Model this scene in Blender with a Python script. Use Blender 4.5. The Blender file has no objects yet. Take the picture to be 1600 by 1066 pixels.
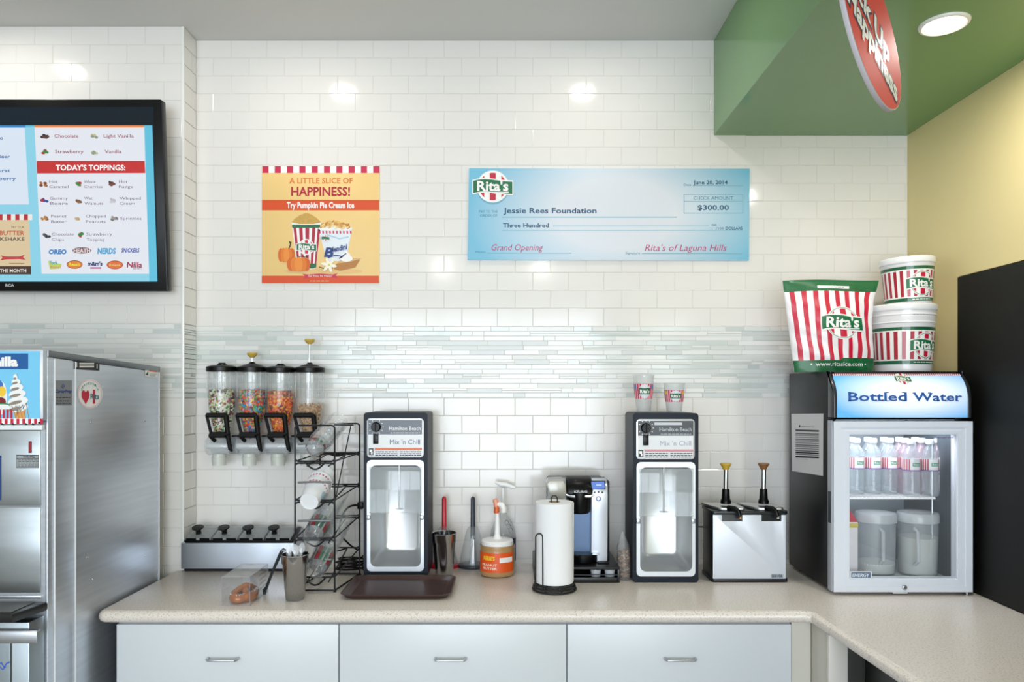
import bpy, bmesh, math, random
from mathutils import Vector, Matrix
random.seed(7)
PI = math.pi
SC = bpy.context.scene
COL = SC.collection

# ------------------------------------------------------------------ camera, light, exposure
F = 1152.0          # focal length in pixels of a 1600 px wide frame
EZ = 1.66           # eye height
HC = 0.91           # counter height
cam = bpy.data.cameras.new('camera')
cam.sensor_width = 36.0
cam.lens = F * 36.0 / 1600.0
cam.shift_y = (611 - 533) / 1600.0
cam.clip_start = 0.05
camo = bpy.data.objects.new('camera', cam)
camo.location = (0, 0, EZ)
camo.rotation_euler = (PI / 2, 0, 0)
COL.objects.link(camo)
SC.camera = camo
SC.view_settings.view_transform = 'Standard'
SC.view_settings.look = 'None'
SC.view_settings.gamma = 1
SC.view_settings.use_curve_mapping = False
SC.view_settings.exposure = 0.12
SC.cycles.use_denoising = True
SC.cycles.max_bounces = 10
SC.cycles.transparent_max_bounces = 24
SC.cycles.caustics_reflective = False
SC.cycles.caustics_refractive = False
SC.cycles.sample_clamp_indirect = 6

world = bpy.data.worlds.new('world')
SC.world = world
world.use_nodes = True
world.node_tree.nodes['Background'].inputs[0].default_value = (0.78, 0.88, 1.0, 1)
world.node_tree.nodes['Background'].inputs[1].default_value = 1.0


def area(name, loc, rot, sx, sy, power, col, shape='RECTANGLE', spread=PI):
    l = bpy.data.lights.new(name, 'AREA')
    l.shape = shape
    l.size = sx
    l.size_y = sy
    l.energy = power
    l.color = col
    l.spread = spread
    o = bpy.data.objects.new(name, l)
    o.location = loc
    o.rotation_euler = rot
    COL.objects.link(o)
    return o


# daylight through the shop front behind the camera
area('daylight_shopfront', (-0.6, -4.6, 1.5), (PI / 2, 0, 0), 3.9, 2.6, 268, (0.82, 0.91, 1.0))
area('added_side_fill', (1.66, -1.9, 1.6), (0, PI / 2, 0), 1.6, 2.6, 48, (0.84, 0.92, 1.0))  # added fill, no window here; gives the steel something bright to reflect


# ------------------------------------------------------------------ materials
def lin(c):
    return c / 12.92 if c <= 0.04045 else ((c + 0.055) / 1.055) ** 2.4


def rgb(h):
    return tuple(lin(int(h[i:i + 2], 16) / 255) for i in (0, 2, 4)) + (1,)


_M = {}


def M(h, rough=0.5, metal=0.0, coat=0.0, var=0.0, scale=30, bump=0.0, emit=0.0, alpha=1.0, sheen=0.0, stretch=None, spec=0.5, trans=0.0):
    key = (h, rough, metal, coat, var, scale, bump, emit, alpha, sheen, stretch, spec, trans)
    if key in _M:
        return _M[key]
    m = bpy.data.materials.new('surface_' + h + '_' + str(len(_M)))
    m.use_nodes = True
    nt = m.node_tree
    b = nt.nodes['Principled BSDF']
    b.inputs['Base Color'].default_value = rgb(h)
    b.inputs['Roughness'].default_value = rough
    b.inputs['Metallic'].default_value = metal
    b.inputs['Coat Weight'].default_value = coat
    b.inputs['Coat Roughness'].default_value = 0.08
    b.inputs['Specular IOR Level'].default_value = spec
    b.inputs['Alpha'].default_value = alpha
    if trans:
        b.inputs['Transmission Weight'].default_value = trans
    if emit:
        b.inputs['Base Color'].default_value = (0.02, 0.02, 0.02, 1)
        b.inputs['Emission Color'].default_value = rgb(h)
        b.inputs['Emission Strength'].default_value = emit
    if var or bump:
        tc = nt.nodes.new('ShaderNodeTexCoord')
        src = tc.outputs['Object']
        if stretch:
            mp = nt.nodes.new('ShaderNodeMapping')
            mp.inputs['Scale'].default_value = stretch
            nt.links.new(src, mp.inputs['Vector'])
            src = mp.outputs['Vector']
        n = nt.nodes.new('ShaderNodeTexNoise')
        n.inputs['Scale'].default_value = scale
        n.inputs['Detail'].default_value = 4
        nt.links.new(src, n.inputs['Vector'])
        if var:
            r = nt.nodes.new('ShaderNodeValToRGB')
            c = rgb(h)
            r.color_ramp.elements[0].position = 0.3
            r.color_ramp.elements[1].position = 0.7
            r.color_ramp.elements[0].color = tuple(max(0, x * (1 - var)) for x in c[:3]) + (1,)
            r.color_ramp.elements[1].color = tuple(min(1, x * (1 + var * 0.6)) for x in c[:3]) + (1,)
            nt.links.new(n.outputs['Fac'], r.inputs['Fac'])
            nt.links.new(r.outputs['Color'], b.inputs['Base Color'])
        if bump:
            bp = nt.nodes.new('ShaderNodeBump')
            bp.inputs['Strength'].default_value = bump
            bp.inputs['Distance'].default_value = 0.002
            nt.links.new(n.outputs['Fac'], bp.inputs['Height'])
            nt.links.new(bp.outputs['Normal'], b.inputs['Normal'])
    _M[key] = m
    return m


def glass(h='FFFFFF', density=0.045, rough=0.03, refl=1.0):
    """Thin clear plastic or glass: tinted see-through with a Fresnel reflection."""
    key = ('g', h, density, rough, refl)
    if key in _M:
        return _M[key]
    m = bpy.data.materials.new('clear_' + h + '_' + str(len(_M)))
    m.use_nodes = True
    nt = m.node_tree
    nt.nodes.clear()
    out = nt.nodes.new('ShaderNodeOutputMaterial')
    tr = nt.nodes.new('ShaderNodeBsdfTransparent')
    tr.inputs['Color'].default_value = (0.985, 0.99, 0.99, 1)
    df = nt.nodes.new('ShaderNodeBsdfDiffuse')
    df.inputs['Color'].default_value = rgb(h)
    gl = nt.nodes.new('ShaderNodeBsdfGlossy')
    gl.inputs['Roughness'].default_value = rough
    lw = nt.nodes.new('ShaderNodeLayerWeight')
    lw.inputs['Blend'].default_value = 0.5
    pw = nt.nodes.new('ShaderNodeMath')
    pw.operation = 'POWER'
    pw.inputs[1].default_value = 3.0
    nt.links.new(lw.outputs['Facing'], pw.inputs[0])
    mu = nt.nodes.new('ShaderNodeMath')
    mu.operation = 'MULTIPLY_ADD'
    mu.inputs[1].default_value = 0.6 * refl
    mu.inputs[2].default_value = 0.035 * refl
    m1 = nt.nodes.new('ShaderNodeMixShader')
    m1.inputs[0].default_value = density
    m2 = nt.nodes.new('ShaderNodeMixShader')
    nt.links.new(tr.outputs[0], m1.inputs[1])
    nt.links.new(df.outputs[0], m1.inputs[2])
    nt.links.new(pw.outputs[0], mu.inputs[0])
    nt.links.new(mu.outputs[0], m2.inputs[0])
    nt.links.new(m1.outputs[0], m2.inputs[1])
    nt.links.new(gl.outputs[0], m2.inputs[2])
    nt.links.new(m2.outputs[0], out.inputs['Surface'])
    _M[key] = m
    return m


def quartz():
    m = bpy.data.materials.new('speckled_quartz')
    m.use_nodes = True
    nt = m.node_tree
    b = nt.nodes['Principled BSDF']
    tc = nt.nodes.new('ShaderNodeTexCoord')
    v = nt.nodes.new('ShaderNodeTexVoronoi')
    v.inputs['Scale'].default_value = 260
    n = nt.nodes.new('ShaderNodeTexNoise')
    n.inputs['Scale'].default_value = 180
    n.inputs['Detail'].default_value = 3
    nt.links.new(tc.outputs['Object'], v.inputs['Vector'])
    nt.links.new(tc.outputs['Object'], n.inputs['Vector'])
    r = nt.nodes.new('ShaderNodeValToRGB')
    r.color_ramp.elements[0].position = 0.32
    r.color_ramp.elements[0].color = rgb('C4BAAE')
    r.color_ramp.elements[1].position = 0.48
    r.color_ramp.elements[1].color = rgb('E6DDD4')
    nt.links.new(n.outputs['Fac'], r.inputs['Fac'])
    r2 = nt.nodes.new('ShaderNodeValToRGB')
    r2.color_ramp.elements[0].position = 0.0
    r2.color_ramp.elements[0].color = (0, 0, 0, 1)
    r2.color_ramp.elements[1].position = 0.14
    r2.color_ramp.elements[1].color = (1, 1, 1, 1)
    nt.links.new(v.outputs['Distance'], r2.inputs['Fac'])
    mx = nt.nodes.new('ShaderNodeMix')
    mx.data_type = 'RGBA'
    mx.inputs['A'].default_value = rgb('9A8F84')
    nt.links.new(r2.outputs['Color'], mx.inputs['Factor'])
    nt.links.new(r.outputs['Color'], mx.inputs['B'])
    nt.links.new(mx.outputs['Result'], b.inputs['Base Color'])
    b.inputs['Roughness'].default_value = 0.3
    b.inputs['Coat Weight'].default_value = 0.0
    b.inputs['Coat Roughness'].default_value = 0.1
    return m


TILE = M('E8E5E1', 0.11, coat=0.0, var=0.015, scale=3)
GROUT = M('D9D7D1', 0.8, bump=0.1, scale=200)
STEEL = M('B9BCC0', 0.27, 1.0, var=0.05, scale=12, stretch=(1, 1, 30))
STEEL_SOFT = M('C4C7CA', 0.38, 1.0, var=0.04, scale=6)
CHROME = M('CCCED0', 0.09, 1.0)
SILVER = M('C8CDD6', 0.35, 0.55)
BLACK = M('060708', 0.3, spec=.25)
BLACKM = M('08090A', 0.6, spec=.25, bump=0.08, scale=300)
NAVY = M('151E2B', 0.45, var=0.25, scale=400, spec=.22)
WHITE = M('F2F2F2', 0.35)
WPAINT = M('E4E6E8', 0.3)
RED = M('C8102E', 0.45)
GREEN = M('0E6B3C', 0.45)
CLEAR = glass()
CLEARS = glass('F4F8FA', 0.16, 0.05)


# ------------------------------------------------------------------ geometry collector
def P(px, py, d):
    return Vector(((px - 800) * d / F, d, EZ + (611 - py) * d / F))


def ray_plane(px, py, p0, n):
    r = Vector(((px - 800) / F, 1.0, (611 - py) / F))
    o = Vector((0, 0, EZ))
    return o + r * ((p0 - o).dot(n) / r.dot(n))


def cd(py):
    """distance of a point on the counter top seen at row py"""
    return (EZ - HC) * F / (py - 611)


ROOT = {}


class G:
    def __init__(s):
        s.v, s.f, s.m, s.mats = [], [], [], []

    def mi(s, mat):
        if mat not in s.mats:
            s.mats.append(mat)
        return s.mats.index(mat)

    def add(s, vs, fs, mat, X=None):
        o = len(s.v)
        for p in vs:
            p = Vector(p)
            s.v.append(tuple(X @ p) if X else tuple(p))
        k = s.mi(mat)
        for f in fs:
            s.f.append(tuple(i + o for i in f))
            s.m.append(k)
        return s

    def addbm(s, bm, mat, X=None):
        bm.verts.index_update()
        s.add([v.co for v in bm.verts], [[v.index for v in f.verts] for f in bm.faces], mat, X)
        bm.free()
        return s

    def box(s, x0, x1, y0, y1, z0, z1, mat, bev=0.0, seg=2, X=None):
        bm = bmesh.new()
        bmesh.ops.create_cube(bm, size=1)
        for v in bm.verts:
            v.co = Vector(((x0 + x1) / 2 + v.co.x * (x1 - x0), (y0 + y1) / 2 + v.co.y * (y1 - y0), (z0 + z1) / 2 + v.co.z * (z1 - z0)))
        if bev > 0:
            bev = min(bev, 0.49 * min(abs(x1 - x0), abs(y1 - y0), abs(z1 - z0)))
            bmesh.ops.bevel(bm, geom=bm.edges[:], offset=bev, segments=seg, profile=0.5, affect='EDGES')
        return s.addbm(bm, mat, X)

    def prism(s, pts, axis, a, b, mat, bev=0.0, seg=2, X=None):
        """outline pts in the two other axes, extruded along axis from a to b"""
        bm = bmesh.new()

        def mk(p, t):
            return {'x': (t, p[0], p[1]), 'y': (p[0], t, p[1]), 'z': (p[0], p[1], t)}[axis]
        lo = [bm.verts.new(mk(p, a)) for p in pts]
        hi = [bm.verts.new(mk(p, b)) for p in pts]
        n = len(pts)
        bm.faces.new(lo)
        bm.faces.new(hi)
        for i in range(n):
            bm.faces.new((lo[i], lo[(i + 1) % n], hi[(i + 1) % n], hi[i]))
        bmesh.ops.recalc_face_normals(bm, faces=bm.faces[:])
        if bev > 0:
            caps = [e for e in bm.edges if (e.verts[0] in lo) == (e.verts[1] in lo)]
            bmesh.ops.bevel(bm, geom=caps, offset=bev, segments=seg, profile=0.5, affect='EDGES')
        return s.addbm(bm, mat, X)

    def lathe(s, prof, c, mat, seg=32, X=None, a0=0, a1=2 * PI, sy=1.0):
        full = abs(a1 - a0 - 2 * PI) < 1e-6
        n = seg if full else seg + 1
        vs, fs = [], []
        for r, z in prof:
            for i in range(n):
                a = a0 + (a1 - a0) * i / seg
                vs.append((c[0] + r * math.cos(a), c[1] + r * math.sin(a) * sy, c[2] + z))
        for j in range(len(prof) - 1):
            for i in range(seg):
                i2 = (i + 1) % n
                q = [j * n + i, j * n + i2, (j + 1) * n + i2, (j + 1) * n + i]
                if prof[j][0] < 1e-7:
                    q = [q[0], q[2], q[3]]
                elif prof[j + 1][0] < 1e-7:
                    q = q[:3]
                fs.append(q)
        return s.add(vs, fs, mat, X)

    def tube(s, pts, r, mat, seg=8, closed=False, X=None, cap=True):
        pts = [Vector(p) for p in pts]
        n = len(pts)
        rs = r if isinstance(r, (list, tuple)) else [r] * n
        vs, fs = [], []
        up = None
        for i, p in enumerate(pts):
            a = pts[i - 1] if (i > 0 or closed) else p
            b = pts[(i + 1) % n] if (i < n - 1 or closed) else p
            t = (b - a)
            if t.length < 1e-9:
                t = Vector((0, 0, 1))
            t.normalize()
            if up is None:
                up = Vector((0, 0, 1)) if abs(t.z) < 0.9 else Vector((1, 0, 0))
            side = t.cross(up)
            if side.length < 1e-6:
                side = t.orthogonal()
            side.normalize()
            up = side.cross(t).normalized()
            for k in range(seg):
                an = 2 * PI * k / seg
                vs.append(p + (side * math.cos(an) + up * math.sin(an)) * rs[i])
        m = n if closed else n - 1
        for i in range(m):
            for k in range(seg):
                k2 = (k + 1) % seg
                j = (i + 1) % n
                fs.append((i * seg + k, i * seg + k2, j * seg + k2, j * seg + k))
        if cap and not closed:
            fs.append(tuple(range(seg)))
            fs.append(tuple((n - 1) * seg + k for k in reversed(range(seg))))
        return s.add(vs, fs, mat, X)

    def obj(s, name, parent=None, angle=38, label=None, kind=None, loc=None, smooth=True):
        me = bpy.data.meshes.new(name)
        root = Vector((0, 0, 0))
        if parent is not None:
            root = ROOT[parent.name]
        elif loc is not None:
            root = Vector(loc)
        me.from_pydata([(v[0] - root.x, v[1] - root.y, v[2] - root.z) for v in s.v], [], s.f)
        for m in s.mats:
            me.materials.append(m)
        me.polygons.foreach_set('material_index', s.m)
        if smooth:
            me.polygons.foreach_set('use_smooth', [True] * len(s.f))
            me.set_sharp_from_angle(angle=math.radians(angle))
        me.update()
        o = bpy.data.objects.new(name, me)
        COL.objects.link(o)
        if parent is not None:
            o.parent = parent
        elif loc is not None:
            o.location = loc
        ROOT[o.name] = root
        if label:
            o['label'] = label
        if kind:
            o['kind'] = kind
        return o


def thing(name, label, cat, loc, group=None):
    o = bpy.data.objects.new(name, None)
    o.empty_display_size = 0.05
    o.location = loc
    COL.objects.link(o)
    ROOT[o.name] = Vector(loc)
    o['label'] = label
    o['category'] = cat
    if group:
        o['group'] = group
    return o


def tag(o, label, cat, group=None, kind=None):
    o['label'] = label
    o['category'] = cat
    if group:
        o['group'] = group
    if kind:
        o['kind'] = kind
    return o


def copy_tree(o, loc=None, label=None, parent=None):
    c = o.copy()
    COL.objects.link(c)
    if parent is not None:
        c.parent = parent
    if loc is not None:
        c.location = loc
    if label:
        c['label'] = label
    for ch in list(o.children):
        copy_tree(ch, parent=c)
    return c


def rrect(x0, x1, y0, y1, r, n=5):
    out = []
    for cx, cy, a in ((x1 - r, y1 - r, 0), (x0 + r, y1 - r, 90), (x0 + r, y0 + r, 180), (x1 - r, y0 + r, 270)):
        for i in range(n + 1):
            t = math.radians(a + 90 * i / n)
            out.append((cx + r * math.cos(t), cy + r * math.sin(t)))
    return out


def frame_ring(g, outer, inner, axis, a, b, mat):
    """a frame between two outlines with the same number of points"""
    n = len(outer)

    def mk(p, t):
        return {'x': (t, p[0], p[1]), 'y': (p[0], t, p[1]), 'z': (p[0], p[1], t)}[axis]
    vs = [mk(p, a) for p in outer] + [mk(p, a) for p in inner] + [mk(p, b) for p in outer] + [mk(p, b) for p in inner]
    fs = []
    for i in range(n):
        j = (i + 1) % n
        fs += [(i, j, n + j, n + i), (2 * n + i, 3 * n + i, 3 * n + j, 2 * n + j), (i, 2 * n + i, 2 * n + j, j), (n + i, n + j, 3 * n + j, 3 * n + i)]
    g.add(vs, fs, mat)


# ------------------------------------------------------------------ flat print: inks and lettering
_T = {}


def glyphs(s, bold=0.0, shear=0.0):
    key = (s, bold, shear)
    if key not in _T:
        cu = bpy.data.curves.new('t', 'FONT')
        cu.body = s
        cu.size = 1
        cu.offset = bold
        cu.shear = shear
        cu.resolution_u = 2
        cu.fill_mode = 'FRONT'
        o = bpy.data.objects.new('t', cu)
        COL.objects.link(o)
        me = bpy.data.meshes.new_from_object(o.evaluated_get(bpy.context.evaluated_depsgraph_get()))
        vs = [(v.co.x, v.co.y) for v in me.vertices]
        fs = [tuple(p.vertices) for p in me.polygons]
        bpy.data.objects.remove(o)
        bpy.data.curves.remove(cu)
        bpy.data.meshes.remove(me)
        _T[key] = (vs, fs)
    return _T[key]


class Print:
    """2-D inks in layers; s=+1 when v runs up, -1 when v runs down (pixel rows)"""
    def __init__(s, up=1):
        s.items = []
        s.up = up

    def poly(s, pts, mat, layer=1):
        s.items.append(([tuple(p) for p in pts], [tuple(range(len(pts)))], mat, layer))

    def rect(s, x0, y0, x1, y1, mat, layer=1):
        s.poly([(x0, y0), (x1, y0), (x1, y1), (x0, y1)], mat, layer)

    def ell(s, cx, cy, rx, ry, mat, layer=1, n=28, rot=0):
        c, d = math.cos(rot), math.sin(rot)
        s.poly([(cx + rx * math.cos(a) * c - ry * math.sin(a) * d, cy + rx * math.cos(a) * d + ry * math.sin(a) * c)
                for a in [2 * PI * i / n for i in range(n)]], mat, layer)

    def ring(s, cx, cy, r0, r1, mat, layer=1, n=36, ry=1.0):
        vs = [(cx + r * math.cos(2 * PI * i / n), cy + r * ry * math.sin(2 * PI * i / n)) for r in (r0, r1) for i in range(n)]
        s.items.append((vs, [(i, (i + 1) % n, n + (i + 1) % n, n + i) for i in range(n)], mat, layer))

    def line(s, pts, w, mat, layer=1):
        vs, fs = [], []
        for i, p in enumerate(pts):
            a = pts[max(0, i - 1)]
            b = pts[min(len(pts) - 1, i + 1)]
            t = Vector((b[0] - a[0], b[1] - a[1]))
            t.normalize()
            vs += [(p[0] - t.y * w / 2, p[1] + t.x * w / 2), (p[0] + t.y * w / 2, p[1] - t.x * w / 2)]
        for i in range(len(pts) - 1):
            fs.append((2 * i, 2 * i + 1, 2 * i + 3, 2 * i + 2))
        s.items.append((vs, fs, mat, layer))

    def text(s, t, x0, x1, base, cap, mat, layer=2, bold=0.0, shear=0.0, ang=0.0, warp=None, squeeze=1.0):
        """lettering fitted between x0 and x1 on the given baseline, cap = height of a capital"""
        vs, fs = glyphs(t, bold, shear)
        a = min(v[0] for v in vs)
        b = max(v[0] for v in vs)
        k = cap / 0.70
        w = (x1 - x0) / (b - a)
        out = []
        for x, y in vs:
            X, Y = (x - a) * w, y * k
            if warp:
                X, Y = warp(X / (x1 - x0), Y, X)
            if ang:
                X, Y = X * math.cos(ang) - Y * math.sin(ang), X * math.sin(ang) + Y * math.cos(ang)
            out.append((x0 + X, base + s.up * Y))
        s.items.append((out, fs, mat, layer))

    def greek(s, x0, x1, y, h, mat, layer=1, words=6):
        """a row of small printed words too small to read"""
        x = x0
        while x < x1:
            w = min(x1 - x, (x1 - x0) / words * random.uniform(0.5, 1.1))
            s.rect(x, y, x + w, y + h, mat, layer)
            x += w + (x1 - x0) / words * 0.2

    def logo(s, cx, cy, r, layer=1, ring=None, small=True, word=True):
        u = s.up
        s.ell(cx, cy, r, r, WHITE_INK, layer, 40)
        if ring:
            s.ring(cx, cy, r * 0.90, r * 0.94, ring, layer + 1)
        R = r * 0.86
        for a, b in ((-0.98, -0.62), (-0.22, 0.22), (0.62, 0.98)):
            xs = [a + (b - a) * i / 6 for i in range(7)]
            top = [(cx + x * R, cy + math.sqrt(max(0, 1 - x * x)) * R) for x in xs]
            bot = [(cx + x * R, cy - math.sqrt(max(0, 1 - x * x)) * R) for x in reversed(xs)]
            s.poly(top + bot, RED_INK, layer + 1)

        def band(x0, x1, h, mat, ly, dy=0.0):
            n = 10
            t, b_ = [], []
            for i in range(n + 1):
                x = x0 + (x1 - x0) * i / n
                w = 0.10 * (1 - (x / 1.25) ** 2) - 0.06 * math.sin(x * 2.2)
                t.append((cx + x * r, cy + u * r * (dy + w + h * 0.5)))
                b_.append((cx + x * r, cy + u * r * (dy + w - h * 0.5)))
            s.poly(t + b_[::-1], mat, ly)
        band(-1.28, 1.28, 0.92, WHITE_INK, layer + 2, -0.06)
        band(-1.22, 1.22, 0.76, GREEN_INK, layer + 3, -0.06)
        if word:
            s.text("Rita's", cx - r * 0.98, cx + r * 0.98, cy - u * r * 0.26, r * 0.60, WHITE_INK, layer + 4, bold=0.03)
        if small:
            s.rect(cx - r * 0.25, cy - u * r * 0.33, cx + r * 1.0, cy - u * r * 0.38, WHITE_INK, layer + 4)

    def obj(s, name, parent, fn, cuts=None, step=0.0004, label=None, cutv=None):
        g = G()
        for vs, fs, mat, layer in s.items:
            if cuts:
                bm = bmesh.new()
                vv = [bm.verts.new((x, y, 0)) for x, y in vs]
                for f in fs:
                    try:
                        bm.faces.new([vv[i] for i in f])
                    except ValueError:
                        pass
                x0, x1 = min(v[0] for v in vs), max(v[0] for v in vs)
                k = math.ceil(x0 / cuts)
                while k * cuts < x1:
                    if k * cuts > x0:
                        bmesh.ops.bisect_plane(bm, geom=bm.verts[:] + bm.edges[:] + bm.faces[:], plane_co=(k * cuts, 0, 0), plane_no=(1, 0, 0))
                    k += 1
                if cutv:
                    y0, y1 = min(v[1] for v in vs), max(v[1] for v in vs)
                    k = math.ceil(y0 / cutv)
                    while k * cutv < y1:
                        if k * cutv > y0:
                            bmesh.ops.bisect_plane(bm, geom=bm.verts[:] + bm.edges[:] + bm.faces[:], plane_co=(0, k * cutv, 0), plane_no=(0, 1, 0))
                        k += 1
                bm.verts.index_update()
                g.add([fn(v.co.x, v.co.y, layer * step) for v in bm.verts], [[v.index for v in f.verts] for f in bm.faces], mat)
                bm.free()
            else:
                g.add([fn(x, y, layer * step) for x, y in vs], fs, mat)
        return g.obj(name, parent, label=label, smooth=False)


WHITE_INK = M('F4F2F0', 0.4)
RED_INK = M('C4183C', 0.4)
GREEN_INK = M('0F6B40', 0.4)
INK = M('1B1B20', 0.5)


def wallfn(d):
    return lambda u, v, l: P(u, v, d - l)


def xplane(X, sgn):
    """print on a plane x = X seen from the camera side; u, v are pixels"""
    def fn(u, v, l):
        x = X + sgn * l
        d = x * F / (u - 800)
        return P(u, v, d)
    return fn


def struct(o):
    o['kind'] = 'structure'
    return o
# ------------------------------------------------------------------ the room
YB = 3.21      # tiled wall behind the counter
YJ = 3.087     # tiled wall further forward on the left
XL = -1.378    # where it steps
XR = 1.719     # yellow wall on the right
ZC = 3.184     # ceiling
ZS = 2.771     # underside of the green soffit
PXM = YB / F   # metres per photograph pixel on the back wall

g = G(); g.box(-4.3, 3.2, -4.7, 3.5, -0.1, 0, M('A39F9A', 0.4, var=0.12, scale=6)); struct(g.obj('floor', smooth=False))
g = G(); g.box(-4.3, 3.2, -4.7, 3.5, ZC, ZC + 0.1, M('D3D3D1', 0.6, bump=0.05, scale=80)); struct(g.obj('ceiling', smooth=False))
g = G(); g.box(-4.4, -4.3, -4.7, 3.5, 0, ZC, M('A6A299', 0.6, var=0.02)); struct(g.obj('wall_left', smooth=False))
g = G()
YEL = M('E4D49C', 0.55, var=0.02, scale=2)
g.box(XR, XR + 0.12, 2.841, YB + 0.05, 0, ZC, YEL)
g.box(XR, XR + 0.12, -4.7, 2.841, 2.10, ZC, YEL)
g.box(XR, XR + 0.12, -4.7, 1.2, 0, 2.10, YEL)
struct(g.obj('wall_right', smooth=False))
g = G()
SOF = M('6A945E', 0.16, spec=0.5, bump=0.03, scale=3)
g.box(0.877, XR, -2.5, YB, ZS, ZC, SOF, 0.002, 1)
struct(g.obj('ceiling_soffit'))
g = G()
RW = M('D8D6D0', 0.6)
g.box(-4.3, XR, -4.75, -4.65, 2.95, ZC, RW)
g.box(-4.3, XR, -4.75, -4.65, 0, 0.2, RW)
g.box(1.35, XR, -4.75, -4.65, 0.2, 2.95, RW)
g.box(-4.3, -3.35, -4.75, -4.65, 0.2, 2.95, RW)
struct(g.obj('wall_front', smooth=False))
g = G()
for x in (-3.33, -2.2, -1.05, 0.1, 1.33):
    g.box(x - 0.03, x + 0.03, -4.56, -4.5, 0.2, 2.95, M('4A4C4E', 0.4, 0.6))
for z in (0.2, 2.92):
    g.box(-3.36, 1.36, -4.56, -4.5, z, z + 0.05, M('4A4C4E', 0.4, 0.6))
struct(g.obj('window_1', smooth=False))

# --- tiled walls
TP = 55.35 * PXM     # tile pitch along
TR = 27.9 * PXM      # tile pitch up
GAP = 0.0017
TT = 0.006           # tile thickness
_tile = {}


def tile_mesh(w, h):
    key = (round(w, 4), round(h, 4))
    if key not in _tile:
        c = 0.0016
        x, z = w / 2, h / 2
        vs = [(-x, 0, -z), (x, 0, -z), (x, 0, z), (-x, 0, z),
              (-x, -TT + c * .6, -z), (x, -TT + c * .6, -z), (x, -TT + c * .6, z), (-x, -TT + c * .6, z),
              (-x + c, -TT, -z + c), (x - c, -TT, -z + c), (x - c, -TT, z - c), (-x + c, -TT, z - c)]
        fs = []
        for a, b in ((0, 4), (4, 8)):
            for i in range(4):
                j = (i + 1) % 4
                fs.append((a + i, a + j, b + j, b + i))
        fs.append((8, 9, 10, 11))
        me = bpy.data.meshes.new('tile')
        me.from_pydata(vs, [], fs)
        me.materials.append(TILE)
        _tile[key] = (me, vs, fs)
    return _tile[key]


def rows_px():
    """(top row, bottom row, half offset) in photograph rows on the back wall"""
    out = []
    for i in range(17):
        y1 = 510.2 - 27.9 * i
        out.append((max(y1 - 27.9, 64), y1, (i) % 2))
    for i in range(11):
        y0 = 621.8 + 27.9 * i
        out.append((y0, y0 + 27.9, (i + 1) % 2))
    return [r for r in out if r[1] - r[0] > 3]


def zof(y):
    return EZ + (611 - y) * PXM


def tile_wall(parent, y, x0, x1, xref, hide, limit, soffit=False):
    cells = []
    for t, b, half in rows_px():
        z1, z0 = zof(t), zof(b)
        k = math.floor((x0 - xref) / TP) - 1
        while True:
            a = xref + (k + 0.5 * half) * TP
            k += 1
            if a > x1:
                break
            e = min(a + TP, x1)
            a = max(a, x0)
            if e - a < 0.008:
                continue
            zt = z1
            if soffit and a > 0.80 and z1 > ZS:
                if z0 > ZS - 0.01 and a > 0.877:
                    continue
                if a > 0.877:
                    zt = ZS
            cells.append((a, e, z0, zt))
    objs, rest = [], []
    for c in cells:
        cx, cz = (c[0] + c[1]) / 2, (c[2] + c[3]) / 2
        px, py = 800 + cx * F / y, 611 - (cz - EZ) * F / y
        hid = any(h[0] < px < h[2] and h[1] < py < h[3] for h in hide)
        (rest if hid else objs).append(c)
    objs.sort(key=lambda c: -(c[1] - c[0]) * (c[3] - c[2]))
    rest += objs[limit:]
    objs = objs[:limit]
    for a, e, z0, z1 in objs:
        me, vs, fs = tile_mesh(e - a - GAP, z1 - z0 - GAP)
        o = bpy.data.objects.new('tile', me)
        o.location = ((a + e) / 2, y + random.uniform(-0.0004, 0.0002), (z0 + z1) / 2)
        o.rotation_euler = (random.uniform(-0.0012, 0.0012), 0, random.uniform(-0.0012, 0.0012))
        COL.objects.link(o)
        o.parent = parent
    if rest:
        g = G()
        for a, e, z0, z1 in rest:
            me, vs, fs = tile_mesh(e - a - GAP, z1 - z0 - GAP)
            g.add(vs, fs, TILE, Matrix.Translation(((a + e) / 2, y, (z0 + z1) / 2)))
        o = g.obj('tile_field', parent, smooth=False)
        o['kind'] = 'stuff'


MOS = [M('E2E5E4', 0.14, coat=.2), M('DBE1DF', 0.12, coat=.3), M('CBD3D1', 0.1, coat=.3), M('DFE0DE', 0.3), M('D2D6D5', 0.25), M('E8E8E6', 0.2), M('E5E6E4', .2)]


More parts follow.
